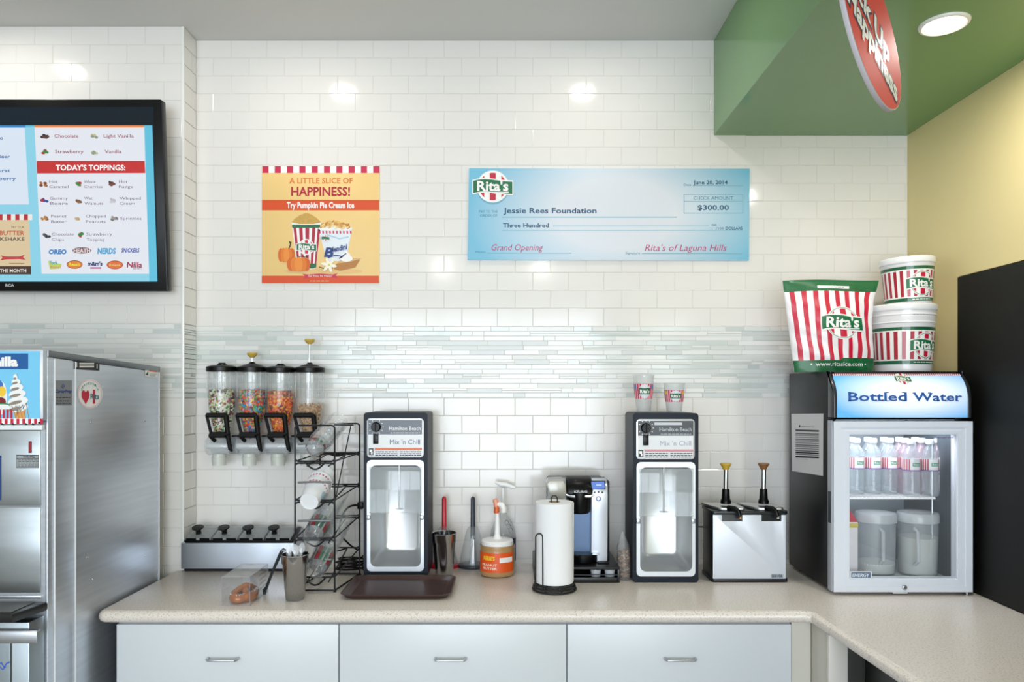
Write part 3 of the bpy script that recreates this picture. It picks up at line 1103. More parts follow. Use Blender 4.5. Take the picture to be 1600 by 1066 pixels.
# ------------------------------------------------------------------ pumpkin poster
def poster():
    t = thing('poster', 'small orange and cream pumpkin dessert poster with striped top edge', 'poster', P(500, 350, YB - .01))
    d = YB - 0.012
    OR, CREAM = M('DA4C16', .45), M('F2CE88', .5, var=.04, scale=4)
    g = G(); a, b = P(409, 442.5, d), P(592.5, 260, d)
    g.box(a.x, b.x, d, YB - .0065, a.z, b.z, CREAM, .0006)
    g.obj('board', t)
    p = Print(-1)
    p.rect(410, 259.8, 592.8, 270.3, WHITE_INK, 1)
    n = 19
    for i in range(0, n, 2):
        w = (592.8 - 410) / n
        p.rect(410 + i * w, 259.8, 410 + (i + 1) * w, 270.3, M('C8204A', .45), 2)
    p.ell(430, 262.5, .8, .8, M('8A8A8A', .4), 3, 10); p.ell(578, 262.5, .8, .8, M('8A8A8A', .4), 3, 10)
    p.rect(409.3, 312.5, 592.3, 328.8, OR, 1)
    p.rect(409, 431, 592, 442.4, OR, 1)
    p.text('A LITTLE SLICE OF', 452, 551, 286.5, 8.5, M('DC7026', .45), 2, bold=.015)
    p.text('HAPPINESS!', 455, 547, 305.8, 13.5, M('B01034', .45), 2, bold=.025)
    p.text('Try Pumpkin Pie Cream Ice', 448, 553.5, 325, 9, WHITE_INK, 2, bold=.035)
    p.ell(505, 424, 62, 5, M('E6BF80', .5), 1)
    # striped cup
    GR = M('1C6B45', .45)
    p.poly([(455.5, 347), (502, 347), (494, 418), (464.5, 418)], WHITE_INK, 2)
    p.ell(479, 418, 14.8, 3, WHITE_INK, 2)
    for a_, b_ in ((.04, .14), (.24, .36), (.46, .6), (.7, .82), (.9, .99)):
        f_ = lambda u, y: (455.5 + (464.5 - 455.5) * (y - 347) / 71) + u * ((502 - (502 - 494) * (y - 347) / 71) - (455.5 + 9 * (y - 347) / 71))
        p.poly([(f_(a_, 356), 356), (f_(b_, 356), 356), (f_(b_, 414), 414), (f_(a_, 414), 414)], M('B02040', .45), 3)
    p.poly([(456, 351), (501.5, 351), (501, 356), (456.6, 356)], GR, 3.5)
    p.poly([(464, 412), (494.6, 412), (494, 418), (489, 419.5), (469, 419.5), (464.6, 418)], GR, 3.5)
    p.ell(478.7, 348, 23.5, 3.6, WHITE_INK, 4)
    p.poly([(455.5, 347.5), (460, 342.5), (468, 336.5), (476, 333.5), (480, 333), (487, 335.5), (495, 341), (501.5, 347.5), (490, 350), (468, 350)], M('CDA352', .6, var=.1, scale=90), 5)
    p.logo(478.8, 386, 12.5, 6, small=False)
    p.text('Ices', 464, 481, 404, 5.5, M('5A1A20', .45), 6, bold=.03)
    # second cup
    LBW = M('E4EAF2', .45)
    p.poly([(497, 357), (550.5, 356), (543, 394), (534, 408), (511, 408)], LBW, 3)
    for i in range(10):
        x = 498 + i * 5.4
        p.poly([(x, 361), (x + 2.6, 361), (x + 2.8, 365), (x + .4, 365)], M('C8204A', .45), 4)
    p.ell(523.7, 357, 27, 3.6, WHITE_INK, 4)
    for k in range(46):
        a_ = random.uniform(0, PI)
        r_ = random.random() ** .5
        p.ell(524 + 25 * r_ * math.cos(a_), 356.5 - 11 * r_ * math.sin(a_), random.uniform(2, 4), random.uniform(1.2, 2.2),
              M(random.choice(('E8B968', 'D79A4A', 'F2D9A6', 'C4862F', 'F0CC88')), .5), 5 + k * .12, 10, random.uniform(-1, 1))
    p.line([(499, 372), (512, 367), (530, 373), (545, 370)], 2, M('A9CBE2', .45), 4)
    p.logo(508.5, 372, 5, 12, small=False, word=False)
    p.text('B', 506, 521, 401, 14, M('1F3C80', .45), 12, bold=.04, shear=.2)
    p.text('lendini', 520, 544, 394, 8, M('1F3C80', .45), 12, bold=.03, shear=.2, ang=.22)
    p.line([(512, 403), (524, 399), (536, 401), (530, 404), (541, 396)], 1.6, M('1F3C80', .45), 12)
    # pumpkins, flower, pie
    def pumpkin(cx, cy, rx, ry, ly):
        for k, u in enumerate((-.68, .68, -.36, .36, 0)):
            p.ell(cx + u * rx, cy, rx * (.36 if abs(u) > .5 else .36), ry * (1 - .12 * abs(u)), M(('D96A1C', 'D4661A', 'E6812A', 'E37C26', 'EE9038')[k], .5), ly + k * .3, 22)
    pumpkin(447.5, 398.5, 12.5, 11.5, 12)
    p.poly([(450, 389), (453, 387), (455.5, 378.5), (451, 376.5), (453, 382)], M('2C3820', .5), 14)
    pumpkin(466.5, 413, 17.5, 11.5, 14)
    p.poly([(524, 414), (534, 404), (561, 404), (562, 407), (555, 418), (532, 423), (522, 421)], M('B97D3E', .5), 5)
    p.poly([(526, 412), (536, 402), (566, 404), (548, 409)], M('D9B27C', .5), 6)
    p.ell(541, 404, 10, 5, WHITE_INK, 7); p.ell(541, 399.5, 6.5, 4.5, WHITE_INK, 8); p.ell(541, 395.5, 3, 3, WHITE_INK, 9)
    for k in range(6):
        a_ = k * PI / 3 + .2
        p.ell(514 + 6 * math.cos(a_), 414 + 6 * math.sin(a_), 6.5, 2.5, M('F7F1DC', .45), 14 + k * .2, 14, a_)
    p.ell(514, 414, 1.6, 1.6, M('E8C84A', .5), 16)
    p.line([(498, 417), (508, 420), (520, 419)], 1.4, M('5A3A22', .5), 13)
    # ribbon
    RB = M('C8304A', .45)
    p.poly([(472, 428), (482, 429), (500, 427.5), (520, 429), (528, 427), (525, 430), (528, 435), (518, 433.5), (500, 431.8), (483, 433.5), (474, 436), (477, 432)], RB, 2)
    p.text('Eat Ritas, Be Happy!', 482, 519, 432.3, 2.6, WHITE_INK, 3)
    p.greek(484, 515, 438.8, .8, M('F3D2A0', .5), 3, 5)
    p.obj('printed_picture', t, wallfn(d), step=.0003)


poster()

# ------------------------------------------------------------------ giant cheque
def cheque():
    t = thing('giant_cheque', 'giant pale blue cheque board hanging on the white tiles', 'board', P(950, 335, YB - .01))
    d = YB - 0.018
    m = bpy.data.materials.new('cheque_blue')
    m.use_nodes = True
    nt = m.node_tree
    b = nt.nodes['Principled BSDF']
    tc = nt.nodes.new('ShaderNodeTexCoord')
    mp = nt.nodes.new('ShaderNodeMapping')
    mp.inputs['Scale'].default_value = (1.55, 1, 2.6)
    mp.inputs['Location'].default_value = (-0.05, 0, 0)
    gr = nt.nodes.new('ShaderNodeTexGradient')
    gr.gradient_type = 'SPHERICAL'
    r = nt.nodes.new('ShaderNodeValToRGB')
    r.color_ramp.elements[0].color = rgb('7ABFDC'); r.color_ramp.elements[1].color = rgb('D9DEE6')
    r.color_ramp.elements[1].position = .6
    nt.links.new(tc.outputs['Object'], mp.inputs[0]); nt.links.new(mp.outputs[0], gr.inputs[0])
    nt.links.new(gr.outputs[1], r.inputs[0]); nt.links.new(r.outputs[0], b.inputs['Base Color'])
    b.inputs['Roughness'].default_value = .4
    g = G()
    pts = [P(730.5, 406, d), P(1170.5, 406.5, d), P(1171.5, 263.5, d), P(733, 263, d)]
    g.prism([(q.x, q.z) for q in pts], 'y', d, YB - .0065, m, .001)
    g.obj('board', t)
    TL, TL2, LN, PK = M('0C4E74', .45), M('2F7E9E', .45), M('6FA6BC', .45), M('B82A6A', .45)
    p = Print(-1)
    p.ell(770, 294.5, 25, 25, M('6FA9C4', .5), .5, 40)
    p.logo(770, 291.5, 25, 1)
    p.text('Jessie Rees Foundation', 786.5, 932, 333.2, 8.3, TL, 1, bold=.02)
    p.rect(784, 338.8, 1057.5, 340, LN, 1)
    p.text('Three Hundred', 786, 857.5, 355.3, 6.6, TL, 1, bold=.02)
    p.rect(864, 352.8, 1108, 353.6, LN, 1); p.rect(784, 359.4, 1160, 360.4, LN, 1)
    p.text('PAY TO THE', 748.5, 777.5, 332.6, 4, TL2, 1); p.text('ORDER OF', 750, 777, 339, 4, TL2, 1)
    p.text('Grand Opening', 768, 848.5, 391.5, 10, PK, 1, shear=.25)
    p.text('Memo', 743.5, 758.5, 395.3, 3.4, TL2, 1); p.rect(761, 395.2, 893, 396.2, LN, 1)
    p.text('Date', 1068.5, 1080, 290.6, 3.6, TL2, 1); p.text('June 20, 2014', 1083.5, 1137, 288, 6, TL, 1, bold=.02); p.rect(1082, 290, 1161, 290.8, LN, 1)
    for a in ((1068.5, 303.5, 1161, 304.4), (1068.5, 332.7, 1161, 333.6), (1068.5, 314.2, 1161, 314.9), (1068.5, 303.5, 1069.3, 333.6), (1160.2, 303.5, 1161, 333.6)):
        p.rect(*a, LN, 1)
    p.text('CHECK AMOUNT', 1083.5, 1145.5, 312.3, 5.4, TL2, 1); p.text('$300.00', 1090, 1139, 328.2, 7.6, TL, 1, bold=.02)
    p.text('00', 1112, 1119.5, 353.2, 3.2, TL, 1); p.text('/100', 1118.5, 1131, 358.6, 3.4, TL, 1); p.text('DOLLARS', 1133.8, 1160, 358.8, 4.4, TL, 1, bold=.02)
    p.text('Signature', 977.5, 1000, 397.5, 4, TL2, 1); p.rect(1003, 396, 1160, 397, LN, 1)
    p.text("Rita's of Laguna Hills", 1007.5, 1135.5, 392, 10, PK, 1, shear=.25)
    p.obj('printed_lettering', t, wallfn(d))


cheque()

# ------------------------------------------------------------------ round sign hanging under the soffit
def round_sign():
    C0 = Vector((0.851, 1.75, EZ + 0.862))
    th = 0.748
    tilt = -0.15
    R = 0.2
    hx = Vector((math.sin(th), math.cos(th), 0))          # along the disc, away from the camera
    nn = Vector((math.cos(th), -math.sin(th), 0))
    up = Vector((0, 0, 1)) * math.cos(tilt) + nn * math.sin(tilt)
    nn = up.cross(hx)
    # the face seen from the camera
    if nn.dot(Vector((0, 0, EZ)) - C0) < 0:
        nn = -nn
    t = thing('hanging_sign', 'round red sign with white lettering hanging edge-on below the green soffit', 'sign', C0)
    X = Matrix(((hx.x, nn.x, up.x, C0.x), (hx.y, nn.y, up.y, C0.y), (hx.z, nn.z, up.z, C0.z), (0, 0, 0, 1)))
    g = G()
    ring = [(R * math.cos(2 * PI * i / 64), R * math.sin(2 * PI * i / 64)) for i in range(64)]
    g.prism(ring, 'y', -0.0055, 0.0055, M('B9B6BE', .45), .0008, X=X)
    g.obj('disc', t)
    p = Print(1)
    p.ell(0, 0, R * .985, R * .985, M('D8463A', .65, spec=.3), 1, 64)
    DK = M('3A2A50', .5)
    for s_, x0, y, w, c in (('Pick Up', -.150, .066, .272, .068), ('Happiness', -.180, -.004, .324, .066)):
        p.text(s_, x0 - .002, x0 + w + .002, y - .002, c + .004, DK, 2, bold=.09, ang=-.5)
        p.text(s_, x0, x0 + w, y, c, WHITE_INK, 3, bold=.035, ang=-.5)
    p.text('A Little', -.08, .07, .14, .03, WHITE_INK, 2, bold=.03) if False else None
    p.obj('sign_face', t, lambda u, v, l: X @ Vector((u, 0.0055 + l, v)), step=.0004)
    g = G()
    q = C0 + hx * R * .62 + up * (R * .70)
    g.tube([(q.x, q.y, q.z), (q.x, q.y, ZS)], .0016, M('D8E0D4', .4), 8)
    g.tube([q + Vector((0.012, 0, .03)), q + Vector((0.004, 0, -.005)), q + Vector((-.008, 0, -.012))], .0022, M('D8E0D4', .4), 8)
    q2 = C0 - hx * R * .62 + up * (R * .70)
    g.tube([(q2.x, q2.y, q2.z), (q2.x, q2.y, ZC)], .0016, M('D8E0D4', .4), 8)
    g.obj('hanging_wire', t)


round_sign()
# ------------------------------------------------------------------ wall-mounted candy dispensers
def dispenser(cx, ytop, label, cand, fill_y, size, plunger=None, seed=1, d=3.12):
    k = d / F
    c = P(cx, 0, d)
    t = thing('candy_dispenser', label, 'dispenser', (c.x, d, EZ + (611 - 700) * k), 'candy dispensers on the tiled wall')
    Z = lambda y: EZ + (611 - y) * k
    r = 21.5 * k
    y0 = ytop
    lid = G()
    lid.lathe([(0, (y0 and 0) + Z(y0)), (7 * k, Z(y0)), (8 * k, Z(y0 + 1.5)), (15 * k, Z(y0 + 2)), (22.5 * k, Z(y0 + 4)), (23.5 * k, Z(y0 + 5)), (23.5 * k, Z(y0 + 11)), (22 * k, Z(y0 + 12)), (20 * k, Z(y0 + 12))], (c.x, d, 0), BLACK, 36)
    lo = lid.obj('lid', t)
    if plunger is None:
        g = G(); g.lathe([(0, Z(y0 - 2)), (5 * k, Z(y0 - 2)), (6 * k, Z(y0)), (6 * k, Z(y0 + 1))], (c.x, d, 0), BLACK, 16); g.obj('lid_knob', lo)
    else:
        g = G(); g.lathe([(0, Z(y0 - 4)), (3 * k, Z(y0 - 4)), (6 * k, Z(y0 - 1)), (14 * k, Z(y0 + 1)), (16 * k, Z(y0 + 4))], (c.x, d, 0), BLACK, 24); g.obj('lid_collar', lo)
        g = G(); yk = plunger
        g.lathe([(0, Z(yk - 4)), (7 * k, Z(yk - 4)), (8 * k, Z(yk - 2.5)), (6.5 * k, Z(yk + 1)), (3 * k, Z(yk + 4)), (0, Z(yk + 4))], (c.x, d, 0), M('C9A84E', .4), 24)
        kn = g.obj('plunger_knob', t, label='mustard yellow plunger knob')
        yb = 575 if yk > 545 else 632
        g = G(); g.tube([(c.x, d, Z(yk + 3)), (c.x - (3 * k if yb > 600 else 0), d, Z(yb))], 1.1 * k, CHROME, 10); g.obj('plunger_rod', kn)
    ys = 621
    g = G()
    g.lathe([(22.3 * k, Z(y0 + 12)), (22.3 * k, Z(ys)), (21.5 * k, Z(ys + 1.5))], (c.x, d, 0), CLEAR, 36)
    g.lathe([(20 * k, Z(y0 + 12)), (20.3 * k, Z(635)), (17 * k, Z(655)), (13 * k, Z(672)), (9.5 * k, Z(686))], (c.x, d, 0), CLEAR, 36)
    for a in (0.3, 1.3, 2.5, 3.7, 4.7, 5.6):
        x, y = c.x + 22.6 * k * math.cos(a), d + 22.6 * k * math.sin(a)
        g.tube([(x, y, Z(y0 + 12)), (x, y, Z(ys))], .55 * k, CLEARS, 6)
    g.obj('hopper', t)
    # outlet chamber, drum lying across, spout
    g = G()
    XR_ = Matrix.Translation((c.x - 3 * k, d - 3 * k, Z(697))) @ Matrix.Rotation(PI / 2, 4, 'Y')
    g.lathe([(0, -18 * k), (13 * k, -18 * k), (14 * k, -16 * k), (14 * k, 16 * k), (13 * k, 18 * k), (0, 18 * k)], (0, 0, 0), CLEARS, 28, XR_)
    g.lathe([(5 * k, -19 * k), (5 * k, 19 * k)], (0, 0, 0), M('D8DCE0', .3), 14, XR_)
    for a in range(5):
        an = a * 2 * PI / 5
        g.add([XR_ @ Vector((5 * k * math.cos(an), 5 * k * math.sin(an), s_ * 16 * k)) for s_ in (-1, 1)] + [XR_ @ Vector((13 * k * math.cos(an), 13 * k * math.sin(an), s_ * 16 * k)) for s_ in (1, -1)], [(0, 1, 2, 3)], CLEARS)
    g.obj('portion_drum', t)
    g = G(); g.lathe([(10 * k, Z(709)), (10 * k, Z(713)), (11 * k, Z(714)), (10.2 * k, Z(727)), (9.2 * k, Z(727)), (9.6 * k, Z(709))], (c.x - 3 * k, d - 4 * k, 0), glass('EDF0E8', .5, .2), 26); g.obj('spout', t)
    # black handle: open frame in front and a lever on the right
    df = d - 26 * k
    kf = df / F
    xf = lambda px: (px - 800) * kf
    zf = lambda py: EZ + (611 - py) * kf
    o = cx - 347
    g = G()
    pts = [(323, 649), (353, 649), (356, 678), (330, 678)]
    for i in range(4):
        a, b = pts[i], pts[(i + 1) % 4]
        g.tube([(xf(a[0] + o), df, zf(a[1])), (xf(b[0] + o), df, zf(b[1]))], (4 if i == 0 else 2.4 if i == 3 else 3.2) * kf, BLACKM, 10)
        g.lathe([(0, -2.6 * kf), (2.6 * kf, 0), (0, 2.6 * kf)], (xf(a[0] + o), df, zf(a[1])), BLACKM, 8)
    g.tube([(xf(327 + o), df, zf(681)), (xf(352 + o), df, zf(681))], 3.6 * kf, BLACKM, 10)
    g.tube([(xf(353 + o), df, zf(649)), (xf(355 + o), df + .01, zf(684)), (xf(358 + o), df + .012, zf(702)), (xf(361 + o), df + .012, zf(706))], [4 * kf, 3.6 * kf, 3.2 * kf, 1.6 * kf], BLACKM, 10)
    g.tube([(xf(329 + o), df, zf(682)), (xf(333 + o), df + .02, zf(690))], 3 * kf, BLACKM, 10)
    g.obj('handle', t)
    # candies heaped inside
    rnd = random.Random(seed)
    ico = bmesh.new(); bmesh.ops.create_icosphere(ico, subdivisions=1, radius=1)
    ico.verts.index_update()
    iv = [v.co.copy() for v in ico.verts]; iff = [[v.index for v in f.verts] for f in ico.faces]
    ico.free()
    g = G()
    mats = [M(h, .25) for h in cand]
    prof = lambda y: (19.2 if y < 635 else 19.2 - (y - 635) * (3.6 / 20) if y < 655 else 15.6 - (y - 655) * .235) * k
    # a solid core so the pile does not look hollow
    ylist = [fill_y + 3, 635, 645, 655, 665, 675, 684]
    g.lathe([(0, Z(fill_y + 3))] + [(prof(y) - 2.6 * k, Z(y)) for y in ylist] + [(0, Z(684))], (c.x, d, 0), mats[0], 20)
    n = 560
    for i in range(n):
        top = i < 70
        y = fill_y + rnd.uniform(-1, 2) if top else rnd.uniform(fill_y, 683)
        rr = (prof(y) - 1.6 * k) * (math.sqrt(rnd.random()) if top else 1)
        a = rnd.uniform(0, 2 * PI) if top else rnd.uniform(PI * .93, 2.07 * PI)
        s_ = size * k * rnd.uniform(.95, 1.3)
        X = Matrix.Translation((c.x + rr * math.cos(a), d + rr * math.sin(a), Z(y))) @ Matrix.Rotation(rnd.uniform(0, PI), 4, 'X') @ Matrix.Rotation(rnd.uniform(0, PI), 4, 'Y') @ Matrix.Diagonal((s_, s_ * .9, s_ * .6, 1))
        g.add(iv, iff, rnd.choice(mats), X)
    return t, g


DC = [(347, 569, 'left end candy dispenser, filled with white, green and maroon candy', ('E9E4DA', 'F2F0EA', 'DDE8C8', '4E9A48', '7D1F36', '2A2024', 'C9B23A', 'B84A66'), 610, 2.3, None, 'small white, green and maroon candies in the left end dispenser'),
      (394, 569.5, 'second candy dispenser from the left, short yellow plunger and multicoloured candy', ('E84A3A', '2F9E57', '2F7FC4', 'F0C62C', 'E8842A', '7A4326', '45B06C', 'EF8FA0', '3A9AD0'), 611, 2.5, 555, 'round multicoloured candies under the short yellow plunger'),
      (438.5, 570.5, 'third candy dispenser, filled with orange, yellow and brown candy', ('EE7A1E', 'F0A01E', 'F4C020', '7A3214', 'D8401C', 'F06A20', 'C84020'), 613, 2.5, None, 'orange, yellow and brown candies in the third dispenser'),
      (484, 570.5, 'right end dispenser holding chopped nuts under a tall yellow plunger', ('C9A57E', 'D8BC98', 'B98F66', 'E2CDB0', 'A87850'), 632, 1.5, 534, 'tan chopped nuts in the right end dispenser')]
for i, (cx, yt, lb, cand, fy, sz, pl, lb2) in enumerate(DC):
    t, g = dispenser(cx, yt, lb, cand, fy, sz, pl, seed=i + 3)
    o = g.obj('candy_fill', loc=tuple(t.location))
    tag(o, lb2, 'candy', kind='stuff')
t = thing('dispenser_rail', 'clear and black wall rail carrying the four candy dispensers', 'bracket', (P(415, 697, 3.17)))
a, b = P(330, 709, 3.175), P(505, 684, 3.175)
g = G(); g.box(a.x, b.x, 3.165, YB - .007, a.z, b.z, glass('BFC6CA', .35, .15), .003); g.obj('bar', t)
for cx in (370, 416, 462):
    a, b = P(cx - 4, 709, 3.15), P(cx + 5, 682, 3.15)
    g = G(); g.box(a.x, b.x, 3.12, 3.165, a.z, b.z, glass('AEB6BC', .45, .15), .003); g.box(a.x, b.x, 3.118, 3.162, b.z, b.z + .006, BLACK, .001); g.obj('bracket_arm', t)

# ------------------------------------------------------------------ condiment tray with four lids
t = thing('condiment_tray', 'long stainless condiment tray with four clear lids and black knobs against the tiles', 'condiment tray', (-1.12, 3.12, HC))
x0, x1 = -1.374, -0.905
zf, zb = EZ - 238 * 3.06 / F, EZ - 214 * 3.19 / F
g = G()
g.prism([(3.06, HC + .012), (3.19, HC + .012), (3.19, zb), (3.06, zf)], 'x', x0, x1, M('BFC6D0', .33, .85, var=.04, scale=5), .003)
g.obj('body', t)
g = G(); g.box(x0 + .012, x1 - .01, 3.07, 3.18, HC, HC + .012, BLACKM); g.obj('base', t)
sl = math.atan2(zb - zf, .13)
X = Matrix.Translation((0, 3.06, zf)) @ Matrix.Rotation(sl, 4, 'X')
g = G(); g.box(x0 + .012, x1 - .004, .004, .128, .001, .009, BLACK, .002, X=X); g.obj('lid_frame', t)
for i in range(4):
    xa = x0 + .016 + i * .1105
    g = G(); g.box(xa, xa + .105, .008, .122, .009, .019, glass('DDE4E6', .30, .05), .003, X=X)
    g.box(xa + .004, xa + .045, .0065, .009, .009, .019, BLACK, X=X); g.box(xa + .06, xa + .101, .0065, .009, .009, .019, BLACK, X=X)
    ld = g.obj('lid', t)
    kx = P((310, 350.5, 388.5, 428.5)[i], 0, 3.1).x
    g = G(); g.lathe([(0, 0), (.012, 0), (.010, .008), (.012, .016), (.024, .026), (.023, .030), (0, .031)], (kx, .05, .019), BLACK, 20, X)
    g.obj('knob', ld)

# ------------------------------------------------------------------ helpers for cups and tumblers
def steel_cup(px, d, pytop, pr_top, pr_bot, label):
    k = d / F
    x = (px - 800) * k
    z1 = EZ + (611 - pytop) * k
    r1, r0 = pr_top * k, pr_bot * k
    h = z1 - HC
    t = thing('steel_tumbler', label, 'cup', (x, d, HC))
    g = G()
    g.lathe([(0, 0.001), (r0 * .96, 0.001), (r0, .003), (r0 + (r1 - r0) * .8, h * .8), (r1 * .985, h * .8 + .002), (r1, h - .003), (r1 + .0015, h - .001), (r1, h),
             (r1 - .0015, h - .001), (r1 - .003, h * .8), (r0 - .002, .006), (0, .005)], (x, d, HC), M('B4B6B8', .13, 1.0), 48)
    g.obj('body', t, angle=50)
    g = G(); g.lathe([(r1 + .0012, h - .0025), (r1 + .0025, h), (r1 + .0012, h + .0015), (r1 - .001, h)], (x, d, HC), CHROME, 48); g.obj('rolled_rim', t)
    return t, x, d, z1, r1


t, x, d, z1, r1 = steel_cup(461, 2.655, 866, 20.5, 14.5, 'tall steel tumbler of clear spoons standing in front of the cup rack')
for i, (dx, dz, an, tl) in enumerate(((-.012, .035, -.16, 0), (.004, .028, .05, 1), (.018, .036, .22, 0), (-.002, .03, -.02, 1), (.010, .022, .1, 0), (-.022, .015, -.25, 1))):
    s = thing('clear_spoon', 'clear plastic spoon standing in the steel tumbler', 'spoon', (x + dx * .4, d + .004 * i - .008, HC + .02), 'clear spoons in the steel tumbler')
    X = Matrix.Translation((x + dx * .4, d + .006 * i - .015, HC + .02)) @ Matrix.Rotation(an * .5, 4, 'Y')
    L = z1 + dz - HC - .02
    cl = glass('F6F8FC', .45, .06)
    g = G(); g.box(-.004, .004, -.001, .001, 0, L - .028, cl, X=X); g.obj('handle', s)
    g = G()
    vs = []
    n = 16
    for i_ in range(n):
        a = 2 * PI * i_ / n
        vs.append((.011 * math.cos(a), .0, L - .012 + .019 * math.sin(a)))
    vs.append((0, .005, L - .012))
    g.add(vs, [(i_, (i_ + 1) % n, n) for i_ in range(n)], cl, X); g.obj('bowl', s)

# black serving tongs leaning on that tumbler
t = thing('black_tongs', 'black serving tool leaning against the left side of the steel tumbler', 'tongs', P(412, 930, 2.72))
a = P(413, 927, 2.71); a.z = HC + .006
b = P(440, 862, 2.66)
g = G(); g.tube([a, a.lerp(b, .5) + Vector((-.002, 0, .002)), b], [.0055, .005, .0065], M('22282E', .4), 10)
g.obj('handle', t)
g = G(); g.tube([a + Vector((.006, 0, -.0)), a + Vector((.001, -.002, -.001)), a + Vector((-.001, 0, .012)), a + Vector((.004, 0, .02))], [.004, .006, .006, .004], M('22282E', .4), 10); g.obj('tip', t)
g = G(); g.tube([b, b + Vector((.006, 0, .006)), b + Vector((.017, 0, .004))], [.0065, .007, .004], M('6A6F76', .3, .6), 10); g.obj('hook', t)

# ------------------------------------------------------------------ pretzel in a clear box
t = thing('clear_display_box', 'clear acrylic box with a pretzel inside near the worktop front edge', 'box', (-.96, 2.66, HC))
X0, X1, Y0, Y1, Z1 = -1.013, -.915, 2.572, 2.765, HC + .101
AC = glass('F0F3FA', .025, .02, .7)
fs = [('front_pane', (X0, X1, Y0, Y0 + .002, HC + .001, Z1)), ('rear_pane', (X0, X1, Y1 - .002, Y1, HC + .001, Z1)), ('side_pane', (X0, X0 + .002, Y0, Y1, HC + .001, Z1)),
      ('side_pane', (X1 - .002, X1, Y0, Y1, HC + .001, Z1)), ('top_pane', (X0, X1, Y0, Y1, Z1 - .002, Z1))]
for nm, bx in fs:
    g = G(); g.box(*bx, AC); g.obj(nm, t, smooth=False)
g = G()
ED = M('A9A6B4', .3)
for a_, b_ in (((X0, Y0, HC + .001), (X1, Y0, HC + .001)), ((X0, Y0, Z1), (X1, Y0, Z1)), ((X0, Y0, HC + .001), (X0, Y0, Z1)), ((X1, Y0, HC), (X1, Y0, Z1)), ((X1, Y0, HC + .001), (X1, Y1, HC + .001)), ((X1, Y0, Z1), (X1, Y1, Z1)), ((X1, Y1, HC), (X1, Y1, Z1)), ((X0, Y1, Z1), (X1, Y1, Z1)), ((X0, Y0, Z1), (X0, Y1, Z1))):
    g.tube([a_, b_], .0007, ED, 6)
g.obj('edge_seams', t)
p = Print(1)
for i in range(4):
    zz = HC + .080 - i * .016
    y_ = 2.67
    pts = []
    for j in range(26):
        pts.append((y_ + j * .0030, zz + .0055 * math.sin(j * 1.9 + i) * (1 if j % 3 else .4)))
    p.line(pts, .0014, INK, 1)
p.obj('black_handwriting', t, lambda u, v, l: Vector((X1 + l, u, v)))
t = thing('pretzel', 'golden brown salted soft pretzel lying in the clear acrylic box', 'pretzel', (-.963, 2.66, HC + .003))
def pz(s):
    # knot outline
    a = s * 2 * PI
    return Vector((-.963 + .036 * math.sin(a) * (1 + .15 * math.cos(2 * a)), 2.655 + .062 * math.cos(a), HC + .019 + .004 * math.cos(3 * a)))
pts = [pz(i / 30) for i in range(3, 28)]
pts = [Vector((-.963 + .010, 2.62, HC + .036)), Vector((-.963 - .008, 2.655, HC + .036)), Vector((-.963 - .012, 2.69, HC + .032))][::-1][:0] + pts
DO = M('AE5F14', .35, var=.4, scale=60, coat=.4)
g = G(); g.tube([Vector((-.963, 2.655, HC + .019)) + Vector((.033 * math.sin(2 * PI * i / 36), .062 * math.cos(2 * PI * i / 36) * (1 - .25 * math.exp(-((i - 0) % 36) / 3.0)), .002 * math.sin(i))) for i in range(36)], [.0155 + .002 * math.sin(i * .7) for i in range(36)], DO, 14, closed=True)
g.obj('ring', t, angle=80)
g = G(); g.tube([(-.985, 2.605, HC + .027), (-.975, 2.63, HC + .042), (-.958, 2.655, HC + .047), (-.95, 2.68, HC + .042), (-.945, 2.705, HC + .027)], [.008, .011, .013, .011, .008], DO, 12)
g.tube([(-.941, 2.605, HC + .027), (-.95, 2.63, HC + .038), (-.966, 2.655, HC + .036), (-.975, 2.68, HC + .040), (-.981, 2.705, HC + .027)], [.008, .011, .012, .011, .008], DO, 12)
g.obj('twist', t, angle=80)
g = G()
rnd = random.Random(5)
for i in range(60):
    a = rnd.uniform(0, 2 * PI); q = Vector((-.963 + .033 * math.sin(a) + rnd.uniform(-.009, .009), 2.655 + .062 * math.cos(a) + rnd.uniform(-.01, .01), HC + .0335))
    g.box(q.x - .0012, q.x + .0012, q.y - .0012, q.y + .0012, q.z - .002, q.z + .001, WHITE)
o = g.obj('salt', t, smooth=False); o['kind'] = 'stuff'

